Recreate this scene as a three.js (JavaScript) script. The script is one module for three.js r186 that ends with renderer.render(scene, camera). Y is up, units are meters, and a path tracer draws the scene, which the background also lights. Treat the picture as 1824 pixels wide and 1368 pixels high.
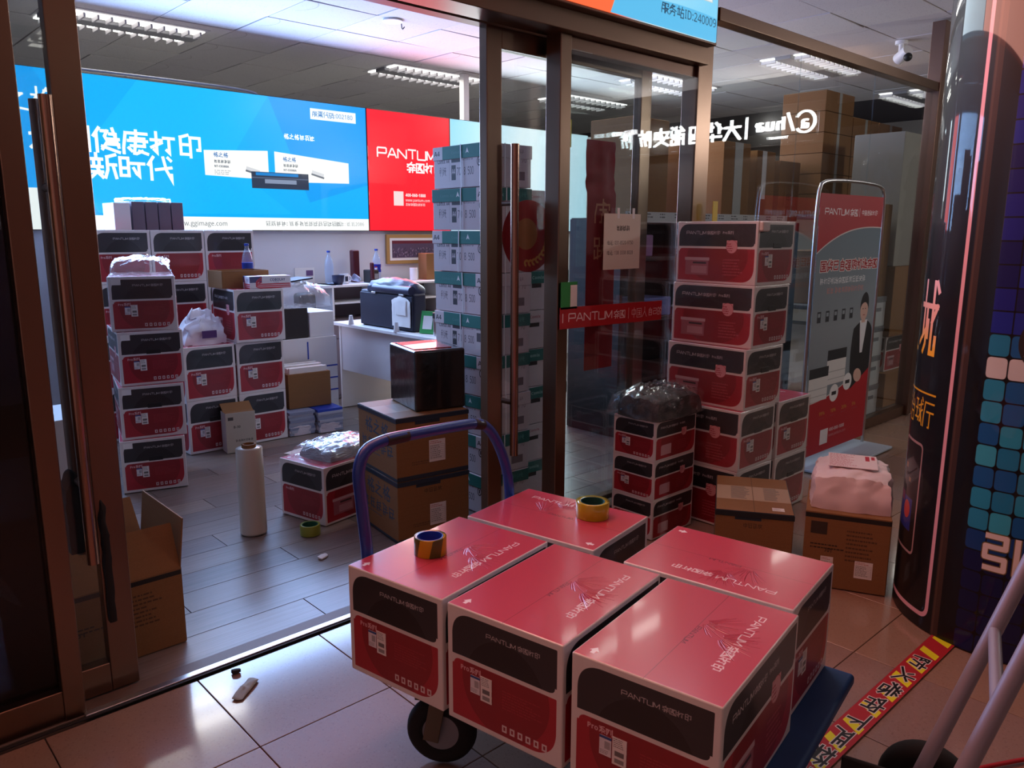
import * as THREE from 'three';
import { RoundedBoxGeometry } from 'three/addons/geometries/RoundedBoxGeometry.js';
import { RectAreaLightUniformsLib } from 'three/addons/lights/RectAreaLightUniformsLib.js';
import { mergeGeometries } from 'three/addons/utils/BufferGeometryUtils.js';
import { ImprovedNoise } from 'three/addons/math/ImprovedNoise.js';

// ---------------------------------------------------------------- camera, light, exposure
const scene = new THREE.Scene();
scene.background = new THREE.Color(0x000000);
const camera = new THREE.PerspectiveCamera(52.09, 4 / 3, 0.05, 60);
{
  const a = THREE.MathUtils.degToRad(47.16), p = Math.atan(273 / 1400);
  const f0 = new THREE.Vector3(Math.cos(a), 0, -Math.sin(a));
  camera.position.set(0, 1.5, 0);
  camera.lookAt(f0.x * Math.cos(p), 1.5 - Math.sin(p), f0.z * Math.cos(p));
  camera.rotateZ(THREE.MathUtils.degToRad(0.2));
}
const renderer = new THREE.WebGLRenderer({ antialias: true });
renderer.toneMapping = THREE.LinearToneMapping;
renderer.toneMappingExposure = 1.15;
renderer.shadowMap.enabled = true;
RectAreaLightUniformsLib.init();
function areaLight(name, color, intensity, w, h, pos, target) {
  const l = new THREE.RectAreaLight(color, intensity, w, h);
  l.name = name; l.position.set(...pos); l.lookAt(...target); scene.add(l); return l;
}
const GLOW = { blue: 1.05, red: 0.9, white: 1.0, header: 0.95, letters: 16, tube: 2.2 };
// the wall light boxes of the shop, the light box over the door, the lit shop sign across the corridor
areaLight('blue_sign_glow', new THREE.Color().setRGB(0.36, 0.55, 1.0), 15, 3.6, 1.08, [2.42, 2.06, -6.585], [2.42, 2.06, 0]);
areaLight('red_sign_glow', new THREE.Color().setRGB(1.0, 0.2, 0.22), 8, 0.96, 1.08, [4.74, 2.06, -6.585], [4.74, 2.06, 0]);
areaLight('white_sign_glow', new THREE.Color().setRGB(0.8, 0.92, 1.0), 11, 2.1, 1.08, [6.3, 2.06, -6.585], [6.3, 2.06, 0]);
areaLight('door_sign_glow_red', new THREE.Color().setRGB(1.0, 0.43, 0.33), 11.5, 3.7, 0.5, [1.0, 2.7, -2.36], [1.0, 2.7, 3]);
areaLight('door_sign_glow_pale', new THREE.Color().setRGB(0.75, 0.9, 1.0), 8, 0.75, 0.5, [3.24, 2.7, -2.36], [3.24, 2.7, 3]);
for (const z of [-0.4, 1.1]) { const l = new THREE.PointLight(new THREE.Color().setRGB(1.0, 0.95, 0.9), 2.5); l.position.set(7.8, 2.6, z); l.castShadow = true; l.name = 'opposite_sign_glow'; scene.add(l); }

// ---------------------------------------------------------------- helpers
const taken = {};
function numbered(n) { const k = taken[n] = (taken[n] ?? -1) + 1; return k ? n + '_' + String(k).padStart(3, '0') : n; }
function put(o) { o.traverse((m) => { if (m.isMesh) { m.castShadow = true; m.receiveShadow = true; } }); return o; }
function thing(name, label, category, [x, y, z] = [0, 0, 0], turn = 0, group) {
  const o = new THREE.Group(); o.name = numbered(name); scene.add(o);
  o.position.set(x, y, z); o.rotation.y = turn; o.userData = { label, category };
  if (group) o.userData.group = group;
  return o;
}
function part(name, geo, mat, parent, pos, rot) {
  const m = new THREE.Mesh(geo, mat); m.name = parent === scene ? numbered(name) : name;
  if (pos) m.position.set(...pos); if (rot) m.rotation.set(...rot);
  m.castShadow = m.receiveShadow = true; parent.add(m); return m;
}
function tag(o, label, category, group) { o.userData = { label, category }; if (group) o.userData.group = group; return o; }
function single(name, geo, mat, label, category, pos, rot, group) { return tag(part(name, geo, mat, scene, pos, rot), label, category, group); }
function struct(name, label) { const o = new THREE.Group(); o.name = numbered(name); o.userData = { kind: 'structure', label, category: name.split('_')[0] }; scene.add(o); return o; }
const HC = 3.1, D2R = Math.PI / 180;
let seed = 7;
function rnd() { seed = (seed * 1664525 + 1013904223) % 4294967296; return seed / 4294967296; }
const perlin = new ImprovedNoise();
const rb = (w, h, d, r = 0.004, s = 2) => new RoundedBoxGeometry(w, h, d, s, Math.min(r, w / 2.01, h / 2.01, d / 2.01));
const bx = (w, h, d) => new THREE.BoxGeometry(w, h, d);
const cyl = (r1, r2, h, n = 24) => new THREE.CylinderGeometry(r1, r2, h, n);
const lathe = (pts, n = 28) => new THREE.LatheGeometry(pts.map(([x, y]) => new THREE.Vector2(x, y)), n);
function tube(points, r, seg = 40, rad = 12, closed = false) {
  return new THREE.TubeGeometry(new THREE.CatmullRomCurve3(points.map((p) => new THREE.Vector3(...p)), closed, 'centripetal'), seg, r, rad, closed);
}
function bar(a, b, r, n = 14) {
  const A = new THREE.Vector3(...a), B = new THREE.Vector3(...b), g = cyl(r, r, A.distanceTo(B), n);
  g.applyQuaternion(new THREE.Quaternion().setFromUnitVectors(new THREE.Vector3(0, 1, 0), B.clone().sub(A).normalize()));
  const m = A.add(B).multiplyScalar(0.5); g.translate(m.x, m.y, m.z); return g;
}
// a soft or crumpled body: a finely divided box, pulled in at the top and pushed about by noise
function crumple(w, h, d, amp, sd, taper = 0, round = 0.3, seg = 16) {
  const g = new THREE.BoxGeometry(w, h, d, seg, Math.max(4, Math.round(seg * 0.7)), seg), p = g.attributes.position;
  for (let i = 0; i < p.count; i++) {
    let x = p.getX(i) / w * 2, y = p.getY(i) / h * 2, z = p.getZ(i) / d * 2;
    const t = (y + 1) / 2, k = 1 - taper * t * t, cx = 1 - round * 0.28 * z * z, cz = 1 - round * 0.28 * x * x, cy = 1 - round * 0.5 * (x * x + z * z) * t;
    const X = x * k * cx * w / 2, Z = z * k * cz * d / 2, Y = (((y + 1) * cy) - 1) * h / 2;
    const q = 14, n1 = perlin.noise(X * q + sd, Y * q, Z * q), n2 = perlin.noise(X * q * 2.3, Y * q * 2.3 + sd, Z * q * 2.3), a = amp * (0.3 + 0.7 * t);
    p.setXYZ(i, X + a * n1 + a * 0.6 * n2, Math.max(-h / 2, Y + a * 0.8 * n2), Z + a * perlin.noise(Z * q, X * q + sd, Y * q));
  }
  g.computeVertexNormals(); return g;
}

// ---------------------------------------------------------------- lettering (Chinese characters as strokes on a ten by ten grid)
const GLYPH = {
  打: '0343 202817 0644 5292 727867', 印: '4011 1118 1444 1848 5191 919686 5159', 健: '2003 1219 3151 514355 5538 3799 6282 8285 5494 6585 5696 7097',
  康: '5051 1191 110709 3383 8386 2494 3686 5249 2738 7859 6899', 新: '2021 0242 1214 3234 0545 0747 2549 2709 2749 9061 616659 6494 8499', 时: '0131 3138 0108 0838 0535 4393 737867 5567',
  代: '2003 1219 3594 60759997 8091', 开: '1191 0494 313609 6169', 创: '3004 3054 1444 4446 4626 1418 1848 4847 7177 909989', 格: '0343 2029 2306 2336 6043 5181 8146 5496 5686 8689 8959 5956',
  之: '4051 1373 730818 1899', 股: '1141 4149 110609 1343 1646 616354 6181 818394 5585 8549 6599', 票: '0090 1282 1215 1585 8285 4045 6065 2676 0797 5759 2819 7899', 码: '0141 2105 1545 4549 4919 1519 5181 8184 6164 5494 949989 5787',
  奔: '0292 5004 5295 0797 353929 6569 2575', 图: '0191 9199 0109 0999 4225 3262 6227 4477 5556 4678', 系: '8011 5123 2363 6326 2686 7395 5659 3718 7798', 列: '0151 210319 2242 4219 2435 7177 909989',
  服: '1141 4149 110609 1343 1646 5191 5159 919383 5595 9558 6599', 务: '4013 3171 7104 3395 1676 767969 4509', 站: '2021 0242 1316 3236 0747 7055 7292 5595 9599 9959 5559', 防: '1131 3123 2335 3515 1119 7071 4292 6248 648478',
  火: '5055 5509 5599 2234 8264', 卷: '3041 7061 1282 0494 5006 5498 3676 7667 3639 397977', 帘: '5051 0292 0214 9294 3315 6385 2686 2629 8689 5459', 下: '0191 5159 5376', 严: '0191 3135 6165 1224 8373 1595 1509',
  禁: '0141 2025 2204 2244 5191 7075 7254 7294 2676 0797 5759 3719 7799', 摆: '0343 202817 0644 4191 4144 9194 4494 6164 7174 5696 4898 7548 4989 8799', 放: '2021 0242 2208 2444 444838 6053 5292 8248 6499',
  物: '1013 0343 2029 0746 6044 5392 928978 6447 7548', 品: '3171 7174 7434 3134 0545 4549 4909 0509 5595 9599 9959 5559', 虎: '5053 5172 1292 120609 9294 3474 525585 464939 468699', 跃: '0131 3134 0434 0104 2429 2646 0609 0948 8062 5494 7248 7499',
  电: '1282 1217 8287 1787 1484 505898 9896', 话: '1021 032328 2846 8051 4494 7147 5797 9799 9959 5759', 大: '0393 5053 5309 5399', 华: '3003 1115 9152 606494 9492 0797 5659', 智: '2012 1141 0343 2304 2345 5181 8185 8555 5155 1686 8689 8919 1619 1787',
  能: '3012 1242 3243 1444 4449 1419 1646 606494 9492 9052 656999 9997 9557', 安: '5051 0292 0214 9294 533699 7347 4709 0595', 中: '1282 1216 8286 1686 5059', 国: '0191 9199 0109 0999 2373 2575 2777 5357 6566', 人: '5054 5409 5499',
  自: '5041 2282 8289 2229 2484 2686 2989', 己: '1181 8184 1484 141888 8886', 的: '2011 0141 4149 0109 0545 0949 7053 6292 928978 6577', 货: '3003 1215 9153 606494 9492 1686 1618 8688 5619 6688', 已: '1181 8184 1484 121888 8886',
  强: '0131 3134 0434 0407 0737 373828 5191 9193 9353 5153 5595 9597 9757 5557 7379 4999', 购: '0141 4146 0106 2326 2509 2749 6053 5292 928979 7456 5687', 机: '0343 2029 2306 2336 515649 5181 818899 9997', 选: '0011 0323 2317 1708 1899 5043 4484 6165 4595 6547 757797',
  城: '0333 2027 0846 4393 434839 4555 555747 7079 7999 9997 9375 8091', 台: '4014 1474 6285 2676 7679 7929 2629', 球: '0131 0434 0747 2127 4392 717868 5465 7548 9465 7599 8091', 厅: '1191 110609 3494 646959', 利: '4011 0343 2029 2306 2336 6166 909989', 捷: '0343 202817 0644 4191 5383 8385 5585 4494 7078 7899 5699',
};
function glyph(c, ch, x, y, w, h, weight) {
  let g = GLYPH[ch];
  if (!g) { // small print that cannot be made out: a block of short strokes
    let k = ch.codePointAt(0) * 2654435761 % 4294967296; const r = (n) => { k = (k * 1664525 + 1013904223) % 4294967296; return Math.floor(k / 4294967296 * n); };
    g = ['1' + r(4) + '8' + r(4), r(4) + '0' + r(4) + '9', '2484', (5 + r(4)) + '1' + (5 + r(4)) + '9', '1' + (6 + r(3)) + '9' + (6 + r(3)), '2539'].join(' ');
  }
  c.lineWidth = weight * Math.min(w, h); c.lineCap = 'square'; c.lineJoin = 'miter';
  for (const s of g.split(' ')) {
    c.beginPath();
    for (let i = 0; i + 1 < s.length; i += 2) { const px = x + (+s[i] + 0.5) / 10 * w, py = y + (+s[i + 1] + 0.5) / 10 * h; i ? c.lineTo(px, py) : c.moveTo(px, py); }
    c.stroke();
  }
}
const LOGO = { P: '0900 0090 9095 9505', A: '0940 4050 5099 2676', N: '0900 0099 9990', T: '0090 5059', U: '0009 0999 9990', M: '0900 0048 4890 9099' };
function words(c, str, x, y, size, { weight = 0.11, color, font = 'bold', sx = 1, gap = 0.08 } = {}) { // y is the top of the line
  if (color) { c.fillStyle = color; c.strokeStyle = color; }
  for (const ch of str) {
    if (ch === ' ') { x += size * 0.35 * sx; continue; }
    if (ch.codePointAt(0) > 0x2e00) { glyph(c, ch, x, y, size * sx, size, weight); x += size * (1 + gap) * sx; }
    else { c.save(); c.font = font + ' ' + size * 1.05 + 'px sans-serif'; c.textBaseline = 'alphabetic'; c.translate(x, y + size * 0.9); c.scale(sx, 1); c.fillText(ch, 0, 0); x += c.measureText(ch).width * sx; c.restore(); }
  }
  return x;
}
function brandMark(c, x, y, h, color, weight = 0.16) { // the wide six letter mark on boxes and signs
  c.strokeStyle = color; const w = h * 1.15;
  for (const ch of 'PANTUM') {
    c.lineWidth = weight * h; c.lineCap = 'butt'; c.lineJoin = 'round';
    for (const s of LOGO[ch].split(' ')) { c.beginPath(); for (let i = 0; i + 1 < s.length; i += 2) { const px = x + +s[i] / 9 * w, py = y + +s[i + 1] / 9 * h; i ? c.lineTo(px, py) : c.moveTo(px, py); } c.stroke(); }
    x += w * 1.17;
  }
  return x;
}
function canvas(w, h, draw) { const k = document.createElement('canvas'); k.width = w; k.height = h; const c = k.getContext('2d'); draw(c, w, h); return k; }
function tex(w, h, draw, data = false) { const t = new THREE.CanvasTexture(canvas(w, h, draw)); if (!data) t.colorSpace = THREE.SRGBColorSpace; t.anisotropy = 8; return t; }
function rr(c, x, y, w, h, r) { const [a, b, d, e] = Array.isArray(r) ? r : [r, r, r, r]; c.beginPath(); c.moveTo(x + a, y); c.lineTo(x + w - b, y); c.quadraticCurveTo(x + w, y, x + w, y + b); c.lineTo(x + w, y + h - d); c.quadraticCurveTo(x + w, y + h, x + w - d, y + h); c.lineTo(x + e, y + h); c.quadraticCurveTo(x, y + h, x, y + h - e); c.lineTo(x, y + a); c.quadraticCurveTo(x, y, x + a, y); c.closePath(); }
function speckle(c, w, h, n, colors, s = 1.5) { for (let i = 0; i < n; i++) { c.fillStyle = colors[Math.floor(rnd() * colors.length)]; const r = rnd() * s + 0.4; c.fillRect(rnd() * w, rnd() * h, r, r); } }
function smallPrint(c, x, y, w, n, lh, color) { c.fillStyle = color; for (let i = 0; i < n; i++) { let q = x; while (q < x + w * (0.6 + 0.4 * rnd())) { const l = 4 + rnd() * 16; c.fillRect(q, y + i * lh, l, lh * 0.4); q += l + 4; } } }

// ---------------------------------------------------------------- materials
const std = (o) => new THREE.MeshStandardMaterial({ roughness: 0.6, ...o });
const phy = (o) => new THREE.MeshPhysicalMaterial({ roughness: 0.5, ...o });
const noiseTex = (n, freq, oct = 4, sx = 1, sy = 1) => { // grey noise that tiles
  const data = new Uint8Array(n * n * 4);
  for (let j = 0; j < n; j++) for (let i = 0; i < n; i++) {
    let v = 0, a = 0.5; for (let o = 0; o < oct; o++) { const f = freq * 2 ** o, u = i / n, w = j / n, N = (p, q) => perlin.noise(p * f * sx, q * f * sy, o * 7.3 + 0.5); v += a * ((1 - u) * N(u, w) + u * N(u - 1, w)); a /= 2; }
    const b = Math.max(0, Math.min(255, 128 + v * 200)), k = (j * n + i) * 4; data[k] = data[k + 1] = data[k + 2] = b; data[k + 3] = 255;
  }
  const t = new THREE.DataTexture(data, n, n); t.wrapS = t.wrapT = THREE.RepeatWrapping; t.magFilter = THREE.LinearFilter; t.minFilter = THREE.LinearMipmapLinearFilter; t.generateMipmaps = true; t.needsUpdate = true; return t;
};
const wrinkleMap = noiseTex(256, 5, 5), smudgeMap = noiseTex(256, 3, 3);
const M = {
  bronze: std({ color: new THREE.Color().setRGB(0.27, 0.175, 0.125), metalness: 1, roughness: 0.3 }),
  bronzeDark: std({ color: new THREE.Color().setRGB(0.2, 0.12, 0.09), metalness: 0.9, roughness: 0.4 }),
  copper: std({ color: new THREE.Color().setRGB(0.4, 0.24, 0.18), metalness: 1, roughness: 0.2 }),
  steel: std({ color: new THREE.Color().setRGB(0.62, 0.62, 0.62), metalness: 1, roughness: 0.28 }),
  black: std({ color: 0x141416, roughness: 0.55 }), blackGloss: phy({ color: 0x0a0a0b, roughness: 0.35, clearcoat: 1, clearcoatRoughness: 0.08, bumpMap: wrinkleMap, bumpScale: 0.006 }),
  rubber: std({ color: 0x1b1a1a, roughness: 0.85 }), white: std({ color: 0xe4e4e4, roughness: 0.5 }), wallWhite: std({ color: 0xd6d8dc, roughness: 0.8 }), paper: std({ color: 0xeceae6, roughness: 0.85 }),
  greyWood: std({ color: 0x77696c, roughness: 0.6 }), navy: std({ color: 0x1e2136, roughness: 0.6 }), navyLeather: std({ color: 0x262a45, roughness: 0.42 }), blueSteel: phy({ color: 0x1b3a96, roughness: 0.38, clearcoat: 0.5, clearcoatRoughness: 0.2 }),
  deckBlue: std({ color: 0x123f74, roughness: 0.6 }), greyTube: std({ color: 0x8d8793, roughness: 0.5, metalness: 0.3 }), dark: std({ color: 0x2a2524, roughness: 0.7 }),
  glass: phy({ color: 0xf2f6f6, transmission: 1, thickness: 0, roughness: 0.0, ior: 1.5 }), filmGlass: phy({ color: 0x6a6468, transmission: 1, thickness: 0, roughness: 0.1, ior: 1.5 }),
  film: phy({ color: 0xffffff, transmission: 0.98, thickness: 0, roughness: 0.1, ior: 1.45, bumpMap: wrinkleMap, bumpScale: 0.006 }), bag: phy({ color: 0xf0e6ea, transmission: 0.25, thickness: 0, roughness: 0.75, bumpMap: wrinkleMap, bumpScale: 0.006 }),
  pet: phy({ color: 0xe8f2ff, transmission: 0.85, thickness: 0, roughness: 0.05, ior: 1.45 }), blue: std({ color: 0x1c3fa8, roughness: 0.4 }), maroon: std({ color: 0x4a1520, roughness: 0.35 }),
  green: std({ color: 0x2f9a4a, roughness: 0.6 }), red: std({ color: 0xb01826, roughness: 0.6 }), grey: std({ color: 0x8b8b90, roughness: 0.6 }), strap: std({ color: 0xe8eef0, roughness: 0.4 }), yellow: std({ color: 0xd8d02a, roughness: 0.4 }),
  ceilingMetal: std({ color: 0xb9b6bd, roughness: 0.5 }),
};

// ---------------------------------------------------------------- printed surfaces
const RED = '#a81c2c', RED2 = '#8c1420', CHAR = '#2b2a2e', CHAR2 = '#19181b', CARD = '#dcd6d4';
function boxFront(c, w, h, side) {
  c.fillStyle = CARD; c.fillRect(0, 0, w, h); const m = w * (side ? 0.025 : 0.045), band = h * 0.36;
  c.save(); rr(c, m, m, w - 2 * m, band, [h * 0.2, 4, h * 0.05, 2]); c.clip(); c.fillStyle = CHAR; c.fillRect(0, 0, w, h);
  c.fillStyle = CHAR2; c.beginPath(); c.ellipse(w * 0.52, h * 0.62, w * 0.36, h * 0.45, 0, 0, 7); c.fill(); c.restore();
  c.save(); rr(c, m, m + band + h * 0.035, w - 2 * m, h - 2 * m - band - h * 0.035, [h * 0.07, 4, h * 0.24, 4]); c.clip(); c.fillStyle = RED; c.fillRect(0, 0, w, h);
  c.fillStyle = RED2; c.beginPath(); c.ellipse(w * 0.52, h * 0.56, w * 0.38, h * 0.42, 0, 0, 7); c.fill(); c.restore();
  c.strokeStyle = CARD; c.lineWidth = h * 0.032; c.beginPath(); c.moveTo(m, m + band + h * 0.08); c.quadraticCurveTo(m + 4, m + band + h * 0.015, m + h * 0.1, m + band + h * 0.015); c.lineTo(w - m - h * 0.08, m + band + h * 0.015); c.quadraticCurveTo(w - m, m + band + h * 0.015, w - m, m + band - h * 0.05); c.stroke();
}
const endTex = tex(512, 460, (c, w, h) => {
  boxFront(c, w, h);
  let x = brandMark(c, w * 0.36, h * 0.14, h * 0.036, '#bdb9b9'); words(c, '奔图打印', x + 6, h * 0.132, h * 0.048, { color: '#a9a4a5', weight: 0.13 });
  words(c, 'Pro系列', w * 0.12, h * 0.475, h * 0.055, { color: '#d9b4b8', weight: 0.14 }); smallPrint(c, w * 0.5, h * 0.56, w * 0.34, 7, 11, 'rgba(190,60,70,0.45)');
  for (let i = 0; i < 6; i++) { c.fillStyle = '#d5c6c6'; c.fillRect(w * (0.5 + i * 0.068), h * 0.855, w * 0.042, h * 0.06); c.fillStyle = RED2; c.fillRect(w * (0.513 + i * 0.068), h * 0.87, w * 0.016, h * 0.03); }
});
function sideFace(c, w, h, plain) {
  boxFront(c, w, h, true);
  let x = brandMark(c, w * 0.12, h * 0.155, h * 0.05, '#cfcaca'); words(c, '奔图打印', x + 6, h * 0.15, h * 0.06, { color: '#b4aeb0', weight: 0.13 }); words(c, 'Pro系列', w * 0.58, h * 0.15, h * 0.055, { color: '#b4aeb0', weight: 0.13 });
  if (!plain) {
    c.fillStyle = '#a5606a'; c.fillRect(w * 0.12, h * 0.6, w * 0.3, h * 0.27); c.fillStyle = '#c9a9ad'; c.fillRect(w * 0.11, h * 0.58, w * 0.32, h * 0.05); c.fillStyle = '#3c2426'; c.fillRect(w * 0.22, h * 0.655, w * 0.17, h * 0.03); c.fillStyle = '#bd8a90'; c.fillRect(w * 0.2, h * 0.72, w * 0.2, h * 0.12);
    smallPrint(c, w * 0.6, h * 0.6, w * 0.25, 6, h * 0.048, 'rgba(214,120,126,0.55)');
  } else { c.fillStyle = '#c99aa2'; rr(c, w * 0.14, h * 0.62, w * 0.25, h * 0.26, [24, 6, 4, 4]); c.fill(); smallPrint(c, w * 0.55, h * 0.6, w * 0.3, 5, h * 0.05, 'rgba(190,80,88,0.5)'); }
  c.fillStyle = '#d99aa0'; c.beginPath(); c.arc(w * 0.7, h * 0.4, h * 0.105, 0, 7); c.fill(); c.fillRect(w * 0.7 - h * 0.1, h * 0.3, h * 0.2, h * 0.1);
  c.strokeStyle = '#b04a54'; c.lineWidth = 3; c.stroke(); smallPrint(c, w * 0.645, h * 0.35, w * 0.07, 4, h * 0.035, RED);
}
const sideTex = tex(720, 460, (c, w, h) => sideFace(c, w, h, false)), sideTexPlain = tex(640, 400, (c, w, h) => sideFace(c, w, h, true));
const topTex = tex(512, 700, (c, w, h) => { // the end that faces the viewer is at the bottom of this print
  c.fillStyle = '#b93d50'; c.fillRect(0, 0, w, h);
  c.strokeStyle = CARD; c.lineWidth = 5; c.strokeRect(1, 1, w - 2, h - 2);
  c.strokeStyle = 'rgba(70,20,30,0.55)'; c.lineWidth = 2; c.beginPath(); c.moveTo(w / 2, 0); c.lineTo(w / 2, h); c.stroke();
  c.save(); c.translate(w * 0.84, h * 0.14); c.rotate(Math.PI / 2); const x = brandMark(c, 0, 0, 30, '#ead7d8', 0.15); words(c, '奔图打印', x + 14, -4, 40, { color: '#e3cccd', weight: 0.13 }); c.restore();
  c.save(); c.translate(w * 0.52, h * 0.42); c.rotate(Math.PI / 2); brandMark(c, 0, -6, 17, 'rgba(80,24,44,0.6)', 0.2); c.restore();
  c.fillStyle = '#eadfdf'; c.beginPath(); c.moveTo(w * 0.07, h * 0.93); c.lineTo(w * 0.105, h * 0.895); c.lineTo(w * 0.14, h * 0.93); c.lineTo(w * 0.12, h * 0.93); c.lineTo(w * 0.12, h * 0.955); c.lineTo(w * 0.09, h * 0.955); c.lineTo(w * 0.09, h * 0.93); c.fill();
});
const foldMap = tex(512, 700, (c, w, h) => { // folds gathered in the shrink film on top
  c.fillStyle = '#808080'; c.fillRect(0, 0, w, h);
  for (let k = 0; k < 2; k++) for (let i = 0; i < 26; i++) { const a = -0.9 + i * 0.075 + rnd() * 0.05, x0 = w * (0.5 + 0.16 * k), y0 = h * (0.36 + 0.1 * k), l = 50 + rnd() * 110; c.strokeStyle = rnd() > 0.5 ? '#b4b4b4' : '#585858'; c.lineWidth = 1.5 + rnd() * 3; c.beginPath(); c.moveTo(x0 + Math.cos(a) * 24, y0 + Math.sin(a) * 24); c.quadraticCurveTo(x0 + Math.cos(a) * l * 0.6, y0 + Math.sin(a) * l * 0.6 + 8, x0 + Math.cos(a) * l, y0 + Math.sin(a) * l); c.stroke(); }
}, true);
const wrap = { clearcoat: 0.75, clearcoatRoughness: 0.1, roughness: 0.5 };
const endMat = phy({ map: endTex, ...wrap, clearcoat: 0.35 }), sideMat = phy({ map: sideTex, ...wrap, clearcoat: 0.35 }), sidePlainMat = phy({ map: sideTexPlain, ...wrap, clearcoat: 0.3 }), topMat = phy({ map: topTex, bumpMap: foldMap, bumpScale: 0.006, roughness: 0.24, clearcoat: 0.2, clearcoatRoughness: 0.06 }), cardMat = std({ color: 0xcfc8c6, roughness: 0.75 });
const stickerTex = tex(128, 160, (c, w, h) => { c.fillStyle = '#e6e1de'; c.fillRect(0, 0, w, h); smallPrint(c, 8, 8, 100, 5, 11, '#6a6668'); c.fillStyle = '#8e8a88'; c.fillRect(22, 78, 84, 30); c.fillRect(22, 122, 84, 26); c.fillStyle = '#403c3c'; for (let i = 0; i < 22; i++) c.fillRect(24 + i * 3.7, 80, 1.6, 26); });
const smallStickerTex = tex(96, 120, (c, w, h) => { c.fillStyle = '#dcd9de'; c.fillRect(0, 0, w, h); c.fillStyle = '#34508f'; c.fillRect(0, 0, w, 16); c.fillStyle = '#a7a3a6'; c.fillRect(42, 30, 44, 46); smallPrint(c, 6, 88, 70, 3, 9, '#87838a'); });
const stickerMat = std({ map: stickerTex, roughness: 0.5 }), smallStickerMat = std({ map: smallStickerTex, roughness: 0.5 });
const kraftTex = (draw) => tex(512, 400, (c, w, h) => { c.fillStyle = '#8a6038'; c.fillRect(0, 0, w, h); speckle(c, w, h, 5000, ['#94693f', '#7f5731', '#8f653c', '#855b34'], 3); for (let i = 0; i < 40; i++) { c.fillStyle = 'rgba(60,36,16,0.05)'; c.fillRect(0, rnd() * h, w, 1 + rnd() * 2); } draw?.(c, w, h); });
const kraftMat = std({ map: kraftTex(), roughness: 0.85 });
const tonerFront = std({ roughness: 0.85, map: kraftTex((c, w, h) => { c.fillStyle = '#2c3540'; c.fillRect(0, 0, w, h * 0.07); c.fillRect(w * 0.25, 0, w * 0.34, h * 0.13); c.fillRect(0, h * 0.93, w, h * 0.07); words(c, '中心轻放', w * 0.36, h * 0.17, 30, { color: 'rgba(80,60,40,0.8)' }); smallPrint(c, w * 0.2, h * 0.72, w * 0.5, 2, 14, 'rgba(70,50,40,0.5)'); }) });
const tonerSide = std({ roughness: 0.85, map: kraftTex((c, w, h) => { c.fillStyle = '#2f3a48'; c.fillRect(0, 0, w, h * 0.05); c.fillRect(0, h * 0.95, w, h * 0.05); words(c, '格之格', w * 0.2, h * 0.14, 100, { color: '#3c4a5c', weight: 0.1 }); words(c, '激光碳粉盒', w * 0.08, h * 0.46, 80, { color: '#3c4a5c', weight: 0.1 }); smallPrint(c, w * 0.2, h * 0.7, w * 0.6, 1, 16, '#4a5563'); }) });
const tonerTop = std({ roughness: 0.6, map: kraftTex((c, w, h) => { c.fillStyle = 'rgba(205,195,180,0.55)'; c.fillRect(0, h * 0.3, w, h * 0.4); c.fillStyle = '#5a3d22'; c.fillRect(w * 0.495, 0, 4, h); c.fillStyle = '#3a4048'; for (let i = 0; i < 12; i++) c.fillRect(w * 0.2, h * (0.32 + i * 0.03), 90 + rnd() * 40, 4); for (let i = 0; i < 12; i++) c.fillRect(w * 0.65, h * (0.32 + i * 0.03), 80 + rnd() * 40, 4); }) });
const kraftLabelled = std({ roughness: 0.85, map: kraftTex((c, w, h) => { c.fillStyle = '#26211e'; c.fillRect(0, h * 0.02, w, h * 0.06); c.fillStyle = '#4a3a2c'; smallPrint(c, w * 0.08, h * 0.42, w * 0.5, 2, 18, '#3a2a1e'); smallPrint(c, w * 0.5, h * 0.2, w * 0.4, 8, 22, 'rgba(60,40,28,0.6)'); words(c, '701', w * 0.25, h * 0.46, 28, { color: '#33261c' }); }) });
const labelTex = tex(160, 200, (c, w, h) => { c.fillStyle = '#e8e2dc'; c.fillRect(0, 0, w, h); smallPrint(c, 10, 12, 120, 2, 16, '#b35a5a'); c.strokeStyle = '#8a8580'; c.lineWidth = 2; for (let i = 0; i < 7; i++) c.strokeRect(10, 50 + i * 18, w - 20, 18); smallPrint(c, 14, 54, 110, 7, 18, '#8a8580'); });
const labelMat = std({ map: labelTex, roughness: 0.6 });

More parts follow.
